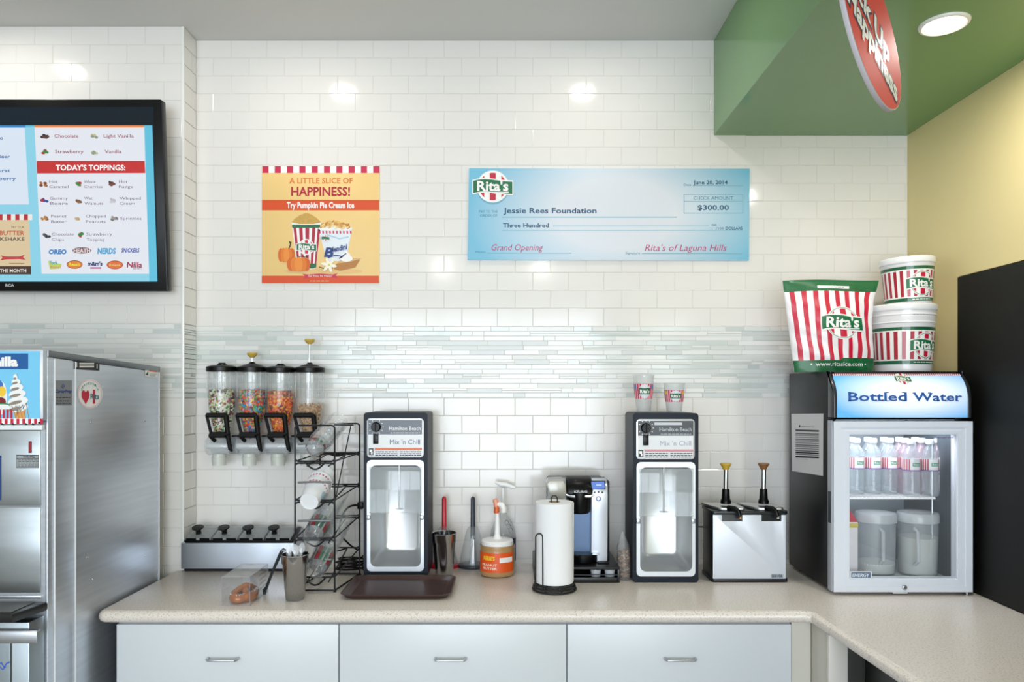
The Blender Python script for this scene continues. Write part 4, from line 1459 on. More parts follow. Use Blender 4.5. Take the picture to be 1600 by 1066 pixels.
# ------------------------------------------------------------------ wire rack with stacks of cups
t = thing('cup_rack', 'four-tier black wire cup rack standing left of the first mixer', 'rack', (-.72, 2.87, HC))
W = M('1C1E22', .35, .3)
yf, yb = 2.75, 3.0
xl, xr = P(461, 0, yf).x, P(523, 0, yf).x
bl, br = P(500, 0, yb).x, P(562, 0, yb).x
zf_ = lambda py: EZ + (611 - py) * yf / F
zb_ = lambda py: EZ + (611 - py) * yb / F
FT = [(665, 721), (724, 782), (785, 841), (844, 902)]
BT = [(662, 708), (710, 757), (760, 806), (809, 856)]
rw = .0034
for (a, b), (c, dd) in zip(FT, BT):
    g = G()
    for (x0, x1, z0, z1, y) in ((xl, xr, zf_(b), zf_(a), yf), (bl, br, zb_(dd), zb_(c), yb)):
        pts = [(q[0], y, q[1]) for q in rrect(x0, x1, z0, z1, .012, 3)]
        g.tube(pts, rw, W, 8, closed=True)
    # curved cradle wire
    m0, m1 = xl + .035, xl + .115
    for (u0, u1, z0, y, dp) in ((m0, m1, zf_(b), yf, .03), (bl + .03, bl + .11, zb_(dd), yb, .012)):
        g.tube([(u0 + (u1 - u0) * i / 10, y, z0 - dp * math.sin(PI * i / 10)) for i in range(11)], rw, W, 8)
    for xs, xb in ((xl + .001, bl), (xr, br)):
        g.tube([(xs, yf, zf_(b)), (xb, yb, zb_(dd))], rw * .8, W, 8)
    for fr, to in ((m0, bl + .03), (m1, bl + .11)):
        g.tube([(fr + .01, yf, zf_(b) - .018), (to, yb, zb_(dd) - .004)], rw * .8, W, 8)
    ti = g.obj('tier', t)
    g = G(); zz = zf_((a + b) / 2 + 1)
    g.tube([(xl + .012, yf - .004, zz), ((xl + xr) / 2, yf - .014, zz + .003), (xr - .012, yf - .004, zz)], .004, M('8E9196', .35, .6), 8); g.obj('retaining_bar', ti, label='grey retaining bar')
for xs, y, z1 in ((xl, yf, zf_(668)), (xr, yf, zf_(668)), (bl, yb, zb_(664)), (br, yb, zb_(664))):
    g = G(); g.tube([(xs, y, HC + .003), (xs, y, z1)], rw, W, 8); g.lathe([(0, 0), (.006, 0), (.006, .006), (0, .007)], (xs, y, HC), BLACK, 10); g.obj('upright', t)
g = G(); g.tube([(xr, yf, zf_(720)), (br - .03, yb, zb_(712))], rw * .7, W, 8); g.tube([(xr, yf, zf_(664)), (br - .02, yb - .03, zb_(664))], rw * .8, W, 8)
g.tube([(xr + .002, yf, zf_(781)), (br - .035, yb, zb_(664))], rw * .7, W, 8)
g.tube([(xl, yf, HC + .006), (bl, yb, HC + .006)], rw, W, 8); g.tube([(xr, yf, HC + .006), (br, yb, HC + .006)], rw, W, 8)
g.tube([(bl, yb, HC + .006), (br, yb, HC + .006)], rw, W, 8); g.tube([(xl, yf, HC + .006), (xr, yf, HC + .006)], rw, W, 8)
o = g.obj('brace_wires', t); o['kind'] = 'stuff'

def stacked(near, far, n, r0, r1, h, label, group, style):
    a, b = Vector(near), Vector(far)
    ax = (b - a).normalized()
    q = ax.to_track_quat('Z', 'Y').to_matrix().to_4x4()
    L = (b - a).length
    step = (L - h) / max(1, n - 1)
    first = None
    for i in range(n):
        pos = a + ax * (i * step)
        X = Matrix.Translation(pos) @ q
        if first is None:
            t = thing('paper_cup' if style == 'paper' else 'clear_cup', label, 'cup', pos, group)
            if style == 'paper':
                g = G(); g.lathe([(0, .004), (r0 * .95, .004), (r0, 0), (r1, h - .004), (r1 + .0025, h - .001), (r1 + .001, h), (r1 - .001, h - .002), (r0 - .001, .005)], (0, 0, 0), M('EDEFF3', .4), 36, X); g.obj('wall', t)
            elif style == 'dome':
                g = G(); g.lathe([(0, 0), (r0 * .45, .003), (r0 * .8, .012), (r0 * .97, .026), (r0, .036), (r1, h - .004), (r1 + .003, h - .002), (r1 + .003, h), (r1, h)], (0, 0, 0), glass('E2E7EE', .16, .05, 1.4), 32, X); g.obj('wall', t)
            else:
                g = G(); g.lathe([(0, .006), (r0 * .7, .006), (r0 * .85, .001), (r0 * .97, 0), (r0, .004), (r1, h - .004), (r1 + .0025, h - .001), (r1 + .001, h)], (0, 0, 0), glass('DDE3EA', .10, .05, 1.3), 32, X); g.obj('wall', t)
            p = Print(1)
            lay = 1
            f_ = lambda u, v, l: X @ Vector(((r0 + (r1 - r0) * v / h + .0006 + l) * math.cos(u), (r0 + (r1 - r0) * v / h + .0006 + l) * math.sin(u), v))
            if style == 'paper':
                for j in range(22):
                    p.rect(j * 2 * PI / 22, h - .02, j * 2 * PI / 22 + .15, h - .012, M('D8607A', .4), 1)
                p.ell(3.6, h * .45, .75, h * .28, M('BCD8EC', .4), 1); p.ell(4.9, h * .4, .6, h * .2, M('BCD8EC', .4), 1)
                p.text('B', 4.25, 4.75, h * .38, .024, M('1F3C80', .45), 2, bold=.05)
                p.text('lendini', 4.8, 5.6, h * .42, .011, M('1F3C80', .45), 2, bold=.03)
            else:
                m_ = [M('8A2A34', .4), M('3F6A55', .4), M('4A2A30', .4)]
                for j in range(14):
                    p.rect(j * 2 * PI / 14, h * .34, j * 2 * PI / 14 + (.27 if j % 3 else .44), h * (.66 if style == 'clear' else .5), m_[j % 3 if j % 5 else 1], 1)
                p.rect(0, h * .68, 2 * PI, h * .70, m_[1], 1)
            p.obj('printed_band', t, f_, cuts=.25)
            first = t
        else:
            c = copy_tree(first, loc=pos, label='further ' + label.replace('plastic ', '').replace(' with blue lettering', ''))
            for ch in list(c.children):
                if ch.name.startswith('printed_band') and (i > 1 or style == 'dome'):
                    bpy.data.objects.remove(ch)
    return


GR_ = 'cups lying in the wire rack'
stacked(P(487, 706, 2.72), P(527, 660, 2.97), 6, .033, .040, .09, 'clear domed plastic cup in the top tier of the wire rack', 'clear domed cups in the top tier', 'dome')
stacked(P(483, 784, 2.72), P(505, 744, 2.90), 3, .034, .045, .10, 'white paper cup with blue lettering in the second tier of the rack', 'white paper cups in the second tier', 'paper')
stacked(P(486, 842, 2.72), P(528, 769, 2.99), 8, .033, .042, .10, 'clear printed plastic cup in the third tier of the wire rack', 'clear printed cups in the third tier', 'clear')
stacked(P(492, 895, 2.72), P(538, 803, 2.99), 8, .033, .042, .10, 'clear printed plastic cup in the lowest tier of the wire rack', 'clear printed cups in the lowest tier', 'clear')

# cable behind the rack
t = thing('power_cord', 'coiled black power cord on the worktop behind the wire cup rack', 'cord', P(545, 870, 3.08))
pts = [P(568, 792, 3.12), P(552, 790, 3.1), P(538, 800, 3.08), P(530, 830, 3.06), P(545, 850, 3.05), P(560, 860, 3.04)]
def smooth_path(pts, n=8):
    pts = [Vector(p) for p in pts]
    out = []
    for i in range(len(pts) - 1):
        p0, p1, p2, p3 = pts[max(i - 1, 0)], pts[i], pts[i + 1], pts[min(i + 2, len(pts) - 1)]
        for j in range(n):
            s_ = j / n
            out.append(.5 * ((2 * p1) + (p2 - p0) * s_ + (2 * p0 - 5 * p1 + 4 * p2 - p3) * s_ ** 2 + (3 * p1 - p0 - 3 * p2 + p3) * s_ ** 3))
    out.append(pts[-1])
    return out
g = G(); g.tube(smooth_path(pts), .004, BLACK, 8)
lo_ = [Vector((P(548, 0, 3.06).x + .055 * math.cos(a * .5) * (1 + .12 * math.sin(a * .23)), 3.06 + .035 * math.sin(a * .5), HC + .006 + .0011 * a)) for a in range(0, 52)]
g.tube(lo_, .004, BLACK, 8); g.obj('cable', t)
g = G(); q = P(563, 790, 3.11); g.box(q.x - .012, q.x + .012, 3.10, 3.13, q.z - .015, q.z + .015, BLACK, .004); g.obj('plug', t)

# ------------------------------------------------------------------ the two mixers
def mixer(x0, d, label, stripe, faded, group):
    w, h, dp = .257, .663, .2
    t = thing('drink_mixer', label, 'mixer', (x0 + w / 2, d + .1, HC), group)
    B = lambda u, v: (x0 + u * w / 102, HC + h - v * h / 263.5)    # u,v in front-panel pixels (102 x 263.5)
    g = G()
    # housing as a ring around the open chamber plus a back
    o_ = [B(*q) for q in rrect(0, 102, 0, 263.5, 5, 5)]
    i_ = [B(*q) for q in rrect(10, 92, 84, 247, 9, 5)]
    frame_ring(g, o_, i_, 'y', d, d + dp - .02, NAVY)
    g.prism(o_, 'y', d + dp - .021, d + dp, NAVY, .004)
    g.obj('housing', t)
    # control panel
    g = G()
    g.prism([B(*q) for q in rrect(5, 96, 9, 72, 6, 5)], 'y', d - .004, d + .002, M('D7DAE0', .3, .5), .002)
    cp = g.obj('control_panel', t)
    p = Print(1)
    def R_(u0, v0, u1, v1, m, l):
        a, b = B(u0, v0), B(u1, v1)
        p.rect(a[0], b[1], b[0], a[1], m, l)
    R_(7.5, 12, 93.5, 35, M('27303C', .25), 1)
    R_(7.5, 35, 93.5, 56, M('E6E8EC', .35), 1)
    R_(7.5, 56, 93.5, 70, M('DADDE2', .35), 1)
    R_(18, 56.5, 93.5, 60, stripe, 2)
    R_(8.5, 57, 16, 68, M('1B1E24', .4), 2)
    R_(10, 59, 14, 63, WHITE_INK, 3); R_(12, 63, 14.5, 67, WHITE_INK, 3)
    for v in (62, 65, 67.5):
        a, b = B(19, v + 1.4), B(54, v); p.greek(a[0], b[0], a[1], b[1] - a[1], INK, 2, 7)
        a, b = B(58, v + 1.4), B(92, v); p.greek(a[0], b[0], a[1], b[1] - a[1], INK, 2, 7)
    wt = M('F0F2F4', .4) if not faded else M('C2C8CE', .4)
    a, b = B(41, 28), B(91, 28)
    p.text('Hamilton Beach', a[0], b[0], a[1], 6 * h / 263.5, wt, 3, bold=.01)
    a, b = B(43, 33), B(90, 32); p.greek(a[0], b[0], a[1], b[1] - a[1], wt, 3, 9)
    a, b = B(42, 50.5), B(90, 50)
    p.text("Mix 'n Chill", a[0], b[0], a[1], 7.5 * h / 263.5, M('2E3E66' if not faded else '9BA3B4', .4), 3)
    c = B(20, 23)
    for k_ in range(11):
        an = math.radians(-60 + k_ * 30)
        r0_, r1_ = 10.3 * w / 102, 12.3 * w / 102
        p.line([(c[0] + r0_ * math.sin(an), c[1] + r0_ * math.cos(an)), (c[0] + r1_ * math.sin(an), c[1] + r1_ * math.cos(an))], .0028, WHITE_INK, 3)
    if faded:
        R_(33, 14.5, 76, 18.5, M('C9CED4', .4), 3)
    p.obj('panel_print', cp, lambda u, v, l: Vector((u, d - .0042 - l, v)), step=.0003)
    g = G()
    XX = Matrix.Translation((c[0], d - .004, c[1])) @ Matrix.Rotation(PI / 2, 4, 'X')
    g.lathe([(0, .014), (.016, .014), (.018, .011), (.020, 0)], (0, 0, 0), BLACK, 28, XX)
    g.box(-.0025, .0025, -.016, .016, .012, .016, BLACKM, .001, X=XX)
    g.obj('dial', cp)
    a, b = B(15.5, 50), B(24, 34)
    g = G(); g.box(a[0], b[0], d - .010, d - .003, a[1], b[1], BLACK, .002); g.obj('rocker_switch', cp)
    # silver door frame and recess
    g = G()
    o2, i2 = [B(*q) for q in rrect(5.5, 96.5, 76, 253.5, 7, 5)], [B(*q) for q in rrect(11, 91.5, 84, 246, 9, 5)]
    frame_ring(g, o2, i2, 'y', d - .006, d + .002, M('D3D7DD', .32, .5))
    g.obj('chamber_frame', t)
    g = G()
    STL = M('D2D4D6', .36, .7, var=.04, scale=5)
    cyc = [(11, 84), (91.5, 84), (91.5, 246), (11, 246)]
    fr = [B(*q) for q in rrect(11, 91.5, 84, 246, 9, 5)]
    bk = [B(*q) for q in rrect(22, 84, 92, 236, 12, 5)]
    n = len(fr)
    vs = [(q[0], d, q[1]) for q in fr] + [(q[0], d + .03, q[1]) for q in fr] + [(q[0], d + .135, q[1]) for q in bk] + [(q[0], d + .145, q[1]) for q in [B(*q) for q in rrect(27, 79, 97, 231, 10, 5)]]
    fs = []
    for L_ in range(3):
        for i in range(n):
            j = (i + 1) % n
            fs.append((L_ * n + i, L_ * n + j, (L_ + 1) * n + j, (L_ + 1) * n + i))
    fs.append(tuple(range(3 * n, 4 * n)))
    g.add(vs, fs, STL)
    g.obj('steel_chamber', t, angle=60)
    sx, s0 = B(53, 84)
    _, s1 = B(53, 158)
    g = G(); g.tube([(sx, d + .06, s0 - .002), (sx, d + .06, s1)], .0045, CHROME, 12); sp = g.obj('spindle', t)
    g = G()
    g.lathe([(0, -.001), (.007, -.003), (.011, 0), (.018, .001), (.018, .003), (.008, .004), (0, .006)], (sx, d + .06, s1), CHROME, 20); g.obj('agitator', sp)
    g = G(); a, b = B(9, 160), B(93.5, 86)
    g.box(a[0], b[0], d - .012, d - .009, a[1], b[1], glass('DDE6EC', .20, .04, 1.0), .001)
    g.box(a[0], b[0], d - .0125, d - .0085, a[1], a[1] + .0015, CLEARS)
    sh = g.obj('splash_shield', t)
    for u in (5, 90):
        a, b = B(u, 171), B(u + 6, 164)
        g = G(); g.box(a[0], b[0], d - .016, d - .006, a[1], b[1], M('A7ABB0', .3, .7), .002); g.obj('hinge_tab', sh)
    return t


mixer(P(568.3, 0, 2.965).x, 2.965, 'dark drink mixer with an orange stripe, behind the brown tray', M('DF6B2E', .4), False, 'tall drink mixers')
mixer(P(988.8, 0, 2.885).x, 2.885, 'dark drink mixer with a pale red stripe and two cups on top', M('D9909A', .4), True, 'tall drink mixers')

# ------------------------------------------------------------------ brown tray
t = thing('serving_tray', 'dark brown plastic serving tray lying in front of the first mixer', 'tray', (-.42, 2.77, HC))
BR = M('4B3632', .38, bump=.05, scale=250)
x0, x1, y0, y1 = -.618, -.222, 2.640, 2.925
def tl(inset, z):
    return [(q[0], q[1], z) for q in rrect(x0 + inset, x1 - inset, y0 + inset, y1 - inset, .04, 6)]
Ls = [tl(.012, HC + .001), tl(0, HC + .016), tl(-.004, HC + .0185), tl(-.001, HC + .020), tl(.004, HC + .018), tl(.016, HC + .006)]
g = G(); n = len(Ls[0]); vs = sum(Ls, [])
fs = [tuple(reversed(range(n)))]
for L_ in range(len(Ls) - 1):
    for i in range(n):
        j = (i + 1) % n
        fs.append((L_ * n + i, L_ * n + j, (L_ + 1) * n + j, (L_ + 1) * n + i))
fs.append(tuple(range((len(Ls) - 1) * n, len(Ls) * n)))
g.add(vs, fs, BR); g.obj('rim_and_base', t, angle=50)
g = G()
for i in range(30):
    yy = y0 + .03 + i * (y1 - y0 - .06) / 29
    g.box(x0 + .03, x1 - .03, yy - .002, yy + .002, HC + .0055, HC + .0072, BR)
o = g.obj('grip_ribs', t, smooth=False); o['kind'] = 'stuff'

# ------------------------------------------------------------------ scoop holders and second tumbler
t, *_ = steel_cup(694, 2.985, 833, 19, 13.5, 'empty tall steel tumbler standing right of the first mixer')
for cx, col, nm in ((694, 'B8202E', 'red'), (739, '2A333C', 'black')):
    d = 3.14; k = d / F
    x = (cx - 800) * k
    t = thing('scoop_holder', nm + ' handled scoop standing in a clear cone on a ' + nm + (' base behind the tumbler' if nm == 'red' else ' base beside the jar'), 'scoop', (x, d, HC))
    m_ = M(col, .35)
    g = G(); g.lathe([(0, 0), (.062, 0), (.064, .004), (.063, .012), (.05, .016), (0, .016)], (x, d, HC), m_, 36, sy=.8); g.obj('base', t)
    zt = EZ + (611 - 776) * k
    g = G(); g.tube([(x, d, HC + .12), (x, d, zt - .008), (x, d, zt - .003), (x, d, zt)], [.0105, .0095, .007, .002], m_, 14); g.obj('handle', t)
    g = G(); g.tube([(x + .002, d, HC + .125), (x + .002, d, HC + .07), (x + .001, d, HC + .017)], [.006, .012, .014], STEEL_SOFT, 12); g.obj('scoop_blade', t)
    g = G(); g.lathe([(.058, .016), (.054, .04), (.044, .085), (.034, .13), (.028, .155), (.020, .168), (.014, .172)], (x, d, HC), glass('CDD5DA', .14, .05), 32, sy=.75); g.obj('clear_cone', t)

# ------------------------------------------------------------------ peanut butter jar with pump
d = 3.015; k = d / F; x = (777 - 800) * k
t = thing('peanut_butter_jar', 'big peanut butter jar with an orange label and a white pump lid', 'jar', (x, d, HC))
PB = M('B08A5C', .3, coat=.6, var=.08, scale=20)
Z = lambda py: EZ + (611 - py) * k
zb = HC
r = 27 * k
H = Z(850) - HC
g = G(); g.lathe([(0, 0), (r * .85, 0), (r * .97, .004), (r, .012), (r, .10), (r * .985, .106), (r, .112), (r * .99, .125), (r * .93, H - .012), (r * .84, H - .004), (r * .82, H)], (x, d, zb), PB, 48); jr = g.obj('body', t)
p = Print(1)
OR2 = M('E2571E', .35)
cyl = lambda u, v, l: Vector((x + (r + .0006 + l) * math.sin(u), d - (r + .0006 + l) * math.cos(u), v))
z0, z1 = HC + .022, HC + .100
p.rect(-1.45, z0, 1.1, z1, OR2, 1)
p.text("REESE'S", -.85, -.12, z0 + .050, .015, M('F4D22A', .4), 2, bold=.03, shear=.15)
p.text('PEANUT', -.95, .0, z0 + .026, .009, M('F2E6D8', .4), 2, bold=.02); p.text('BUTTER', -.85, .0, z0 + .012, .009, M('F2E6D8', .4), 2, bold=.02)
p.rect(.15, z0 + .040, 1.0, z0 + .060, M('F1EFEA', .4), 2)
p.obj('label', jr, cyl, cuts=.12)
g = G(); g.lathe([(0, 0), (25 * k, 0), (25 * k, .016), (23.5 * k, .020), (8 * k, .024), (5.5 * k, .032), (4.5 * k, .04), (0, .04)], (x, d, Z(850.5)), M('EFEFEE', .35), 40); g.obj('lid', t)
g = G(); g.tube([(x, d, Z(836)), (x, d, Z(800))], [4.6 * k, 3.6 * k], M('EFEFEE', .35), 16)
pu = g.obj('pump_stem', t)
g = G(); g.tube([(x - 1 * k, d, Z(802)), (x - 1 * k, d, Z(790))], 4.4 * k, M('D9602C', .35), 16); g.obj('orange_collar', pu)
g = G(); g.tube([(x - 1 * k, d, Z(792)), (x - 2 * k, d, Z(785)), (x - 4 * k, d, Z(780))], [4.4 * k, 4.6 * k, 3.4 * k], M('E99C84', .35), 16)
g.tube([(x + 1 * k, d, Z(788)), (x + 7 * k, d - .004, Z(789)), (x + 10 * k, d - .008, Z(794)), (x + 10 * k, d - .008, Z(800))], [4.4 * k, 4.8 * k, 4.8 * k, 4.2 * k], M('F0EEEA', .35), 16)
g.obj('spout', pu)

# clear pump bottle behind it
d = 3.148; k = d / F; x = (786 - 800) * k
t = thing('pump_bottle', 'clear bottle with a white T-shaped pump behind the peanut butter jar', 'bottle', (x, d, HC))
Z = lambda py: EZ + (611 - py) * k
g = G(); g.lathe([(0, .001), (19 * k, .001), (20 * k, .006), (20 * k, .13), (18.5 * k, .16), (14 * k, .19), (8 * k, .215), (6 * k, .225), (6 * k, .235)], (x, d, HC), glass('D9DDDF', .22, .06), 36); g.obj('body', t)
p = Print(1)
r = 20 * k
cyl = (lambda x, d, r: lambda u, v, l: Vector((x + (r + .0006 + l) * math.sin(u), d - (r + .0006 + l) * math.cos(u), v)))(x, d, r)
p.rect(-1.2, HC + .05, 1.35, HC + .125, M('D9DDE6', .4), 1); p.rect(.8, HC + .03, 1.35, HC + .128, M('2C3860', .4), 2)
p.obj('label', t, cyl, cuts=.15)
g = G(); g.lathe([(0, 0), (8 * k, 0), (8 * k, .018), (5 * k, .022), (0, .022)], (x, d, HC + .232), WHITE, 24)
g.tube([(x, d, HC + .25), (x, d, Z(762))], 2.6 * k, M('EDEFF0', .35), 14); pp = g.obj('pump_stem', t)
g = G(); g.tube([(x - 12 * k, d, Z(754)), (x - 4 * k, d, Z(757)), (x + 4 * k, d, Z(757.5)), (x + 19 * k, d - .01, Z(762))], [1.5 * k, 3.6 * k, 3.8 * k, 2 * k], M('F0F1F2', .35), 14); g.obj('pump_head', pp)
g = G()
for a_ in range(3):
    q = Vector((x + (6 + a_ * 3) * k, d - .03, Z(815 + a_ * 6)))
    g.tube([q + Vector((.008 * math.cos(b_ * .6), 0, .011 * math.sin(b_ * .6))) for b_ in range(9)], .0009, INK, 6)
g.obj('wire_loop', t)
# ------------------------------------------------------------------ paper towel roll on its wire stand
d = 2.785; k = d / F; x = (866 - 800) * k
Z = lambda py: EZ + (611 - py) * k
t = thing('paper_towel_stand', 'black wire stand holding the white paper towel roll', 'stand', (x, d, HC))
W2 = M('2B2E31', .35, .5)
g = G()
for i, (rr, zz) in enumerate(((.082, .005), (.079, .015), (.075, .025))):
    g.tube([(x + rr * math.cos(2 * PI * j / 40), d + rr * math.sin(2 * PI * j / 40), HC + zz) for j in range(40)], .0032, W2, 8, closed=True)
for a_ in range(8):
    an = a_ * PI / 4 + .3
    g.tube([(x + .082 * math.cos(an), d + .082 * math.sin(an), HC + .004), (x + .075 * math.cos(an), d + .075 * math.sin(an), HC + .026), (x + .03 * math.cos(an), d + .03 * math.sin(an), HC + .027)], .0026, W2, 6)
g.obj('coiled_base', t)
g = G(); zt = Z(775)
g.tube([(x - .012, d, HC + .027), (x - .012, d, zt - .01), (x - .006, d, zt), (x + .006, d, zt), (x + .012, d, zt - .01), (x + .012, d, HC + .027)], .0024, W2, 8); g.obj('centre_rod', t)
g = G(); da = 2.73; ka = da / F
xa, xb, zt = (837 - 800) * ka, (848 - 800) * ka, EZ + (611 - 834) * ka
pts = [(xa, da, HC + .012), (xa, da, zt - .014)] + [((xa + xb) / 2 - (xb - xa) / 2 * math.cos(PI * j / 8), da, zt - .014 + .014 * math.sin(PI * j / 8)) for j in range(1, 8)] + [(xb, da, zt - .014), (xb, da - .01, HC + .012)]
g.tube(pts, .0026, W2, 8); g.obj('side_arm', t)
z0, z1 = HC + .031, Z(784.5)
r = 29.5 * k
t = thing('paper_towel_roll', 'tall white roll of paper towels standing upright on the wire stand', 'paper towels', (x, d, z0))
g = G()
PT = M('F1F2F5', .8, bump=.25, scale=220)
g.lathe([(.022, .0), (r, 0), (r + .0008, .004), (r + .0008, z1 - z0 - .004), (r, z1 - z0), (.022, z1 - z0)], (x, d, z0), PT, 56)
g.tube([(x + r + .0005, d - .004, z0 + .001), (x + r + .0012, d - .006, z1)], .0012, PT, 6)
g.obj('sheet_roll', t)
g = G(); g.lathe([(.022, .0), (.022, z1 - z0 + .0005), (.0205, z1 - z0 + .0005), (.0205, 0)], (x, d, z0), M('B79C78', .8), 24); g.obj('cardboard_core', t)

# ------------------------------------------------------------------ pod drawer and coffee machine
X0, X1, Y0, Y1, H = .088, .4215, 2.88, 3.18, .061
t = thing('pod_drawer', 'flat black coffee pod drawer under the single cup coffee machine', 'drawer', ((X0 + X1) / 2, 3.03, HC))
BP = M('15171A', .35)
g = G()
g.box(X0, X1, Y0, Y1, HC + H - .010, HC + H, BP, .003)
g.box(X0, X0 + .008, Y0, Y1, HC, HC + H - .009, BP, .001)
g.box(X1 - .008, X1, Y0, Y1, HC, HC + H - .009, BP, .001)
g.box(X0, X1, Y1 - .008, Y1, HC, HC + H - .009, BP, .001)
g.box(X0, X1, Y0 + .002, Y1, HC, HC + .008, BP, .001)
g.obj('housing', t)
g = G(); g.box(X0 + .010, X1 - .010, Y0 - .004, Y0 + .004, HC + .004, HC + .022, BP, .002)
g.box(X0 + .010, X1 - .010, Y0 - .003, Y0 + .001, HC + .030, HC + .033, M('2C2F33', .3, .5))
g.box(X0 + .010, X1 - .010, Y0, Y1 - .02, HC + .009, HC + .012, BP)
g.obj('drawer_front', t)
for i, xp in enumerate((931.5, 953.5)):
    xx = (xp - 800) * 2.895 / F
    q = thing('coffee_pod', ('left' if i == 0 else 'right') + ' one of the two pale grey coffee pods in the black drawer', 'coffee pod', (xx, 2.915, HC + .012), 'coffee pods in the black drawer')
    g = G(); g.lathe([(0, 0), (.016, 0), (.018, .003), (.0205, .030), (.0225, .032), (.0225, .034), (0, .034)], (xx, 2.912, HC + .0125), M('BFC3CB', .4), 28); g.obj('cup', q)
    g = G(); g.lathe([(0, .0345), (.021, .0345), (.021, .0352), (0, .0354)], (xx, 2.912, HC + .0125), M('D6D9DE', .3, .5), 28); g.obj('foil_lid', q)

zb = HC + H
d = 2.94; k = d / F
t = thing('coffee_machine', 'black and silver single cup coffee machine partly behind the paper towels', 'coffee machine', (.25, 3.02, zb))
S = lambda px: (px - 800) * k
Z = lambda py: EZ + (611 - py) * k
g = G()
g.box(S(857), S(950), 3.00, 3.15, zb, Z(752), M('3A3F47', .4), .012)
g.obj('rear_body', t)
# silver cheek panels, curved in side profile
SV = M('D2D8E4', .3, .45)
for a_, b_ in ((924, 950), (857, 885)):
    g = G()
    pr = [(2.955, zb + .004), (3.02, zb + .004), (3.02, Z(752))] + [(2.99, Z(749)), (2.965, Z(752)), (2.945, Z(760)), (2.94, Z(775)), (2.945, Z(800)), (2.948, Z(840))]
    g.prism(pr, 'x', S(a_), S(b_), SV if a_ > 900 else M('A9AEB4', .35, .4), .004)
    o = g.obj('side_cheek', t)
    if a_ < 900:
        o['label'] = 'grey cheek panel behind the paper roll'
g = G(); g.box(S(949.5), S(953.5), 2.96, 3.12, zb + .004, Z(753), BLACK, .003); g.obj('edge_trim', t)
# brew head
g = G()
hx = S(906)
g.prism([(2.93, Z(772)), (2.93, Z(766)), (2.945, Z(756)), (2.97, Z(749)), (3.02, Z(747)), (3.02, Z(772))], 'x', S(886), S(926), BLACK, .006)
g.obj('brew_head', t)
g = G(); g.lathe([(0, Z(803)), (15 * k, Z(803)), (17 * k, Z(800)), (18 * k, Z(775)), (18 * k, Z(770))], (hx, 2.965, 0), BLACK, 30); g.obj('pod_holder', t)
g = G(); g.prism([(S(884), Z(771)), (S(890), Z(773.5)), (S(922), Z(773.5)), (S(928), Z(771)), (S(928), Z(774)), (S(922), Z(777)), (S(890), Z(777)), (S(884), Z(774))], 'y', 2.924, 2.935, CHROME, .001); g.obj('lift_handle', t)
p = Print(-1); p.text('KEURIG', 897, 917, 769.5, 3.4, M('D8DADF', .4), 1, bold=.02)
p.obj('head_lettering', t, lambda u, v, l: Vector((S(u), 2.9295 - l, Z(v))))
g = G(); g.prism([(S(893), zb + .02), (S(925), zb + .02), (S(925), Z(800)), (S(893), Z(800))], 'y', 2.985, 3.0, M('51637E', .3, .7)); g.obj('column', t)
# display and buttons on the right cheek
p = Print(-1)
p.poly([(923.5, 753), (944, 752.5), (945, 763.5), (925.5, 764)], M('3E78DC', .3, emit=.8), 1)
for x_, y_ in ((929, 769.5), (935, 769), (941, 769.5)):
    p.ell(x_, y_, 1.7, 1.7, M('3A3E46', .3), 1, 12)
p.ring(935, 779.5, 2.4, 4, M('2F56A8', .3), 1)
p.rect(931, 757, 940, 759, M('B8D0FF', .3, emit=.8), 2)
p.obj('display', t, lambda u, v, l: Vector((S(u), 2.9365 - l + .0008 if v > 765 else 2.9375 - l, Z(v))))
g = G(); g.box(S(923), S(946), 2.9378, 2.96, Z(765), Z(752), BLACK, .002); g.obj('display_housing', t)
g = G(); g.lathe([(0, 0), (.058, 0), (.060, .004), (.060, .030), (.056, .034), (0, .034)], (S(912), 2.975, zb + .004), BLACK, 36, sy=.95); g.box(S(925) , S(936), 2.93, 2.98, zb + .036, zb + .042, M('C9CDD4', .3, .6), .002)
g.obj('drip_tray', t)
g = G(); g.box(S(934), S(952), 2.935, 3.0, zb + .0, zb + .008, BLACK, .003); g.obj('foot', t)
# water tank on the left
g = G(); g.prism([(S(853.5), Z(756)), (S(858), Z(751)), (S(880), Z(750)), (S(884), Z(757)), (S(885), Z(774)), (S(877), Z(782)), (S(862), Z(781)), (S(858), Z(772))], 'y', 2.925, 3.05, M('A8A69E', .3, .2, coat=.4), .004)
g.obj('water_tank_lid', t)
g = G(); g.box(S(856), S(863), 2.97, 3.1, zb + .01, Z(780), glass('B8BEC4', .4, .05), .005); g.obj('water_tank', t)

# ------------------------------------------------------------------ bag of nuts
t = thing('nut_bag', 'small clear bag of nuts leaning between coffee machine and second mixer', 'bag', (.447, 2.95, HC))
rnd = random.Random(9)
g = G()
vs, fs = [], []
NA, NB = 20, 14
for j in range(NB + 1):
    s_ = j / NB
    wdt = .026 if s_ < .62 else .026 * (1 - .8 * ((s_ - .62) / .38) ** 1.3)
    dpt = .032 * (1 if s_ < .5 else max(.12, 1 - (s_ - .5) * 1.9))
    for i in range(NA):
        a_ = 2 * PI * i / NA
        q = 1 + rnd.uniform(-.09, .09) * (1 if s_ > .1 else .3)
        vs.append((.4475 - .006 * s_ ** 2 + wdt * q * math.cos(a_), 2.945 + dpt * q * math.sin(a_), HC + .002 + .185 * s_))
for j in range(NB):
    for i in range(NA):
        i2 = (i + 1) % NA
        fs.append((j * NA + i, j * NA + i2, (j + 1) * NA + i2, (j + 1) * NA + i))
fs.append(tuple(range(NA)))
g.add(vs, fs, glass('C9C9CC', .22, .12)); g.obj('plastic_bag', t, angle=80)
ico = bmesh.new(); bmesh.ops.create_icosphere(ico, subdivisions=1, radius=1); ico.verts.index_update()
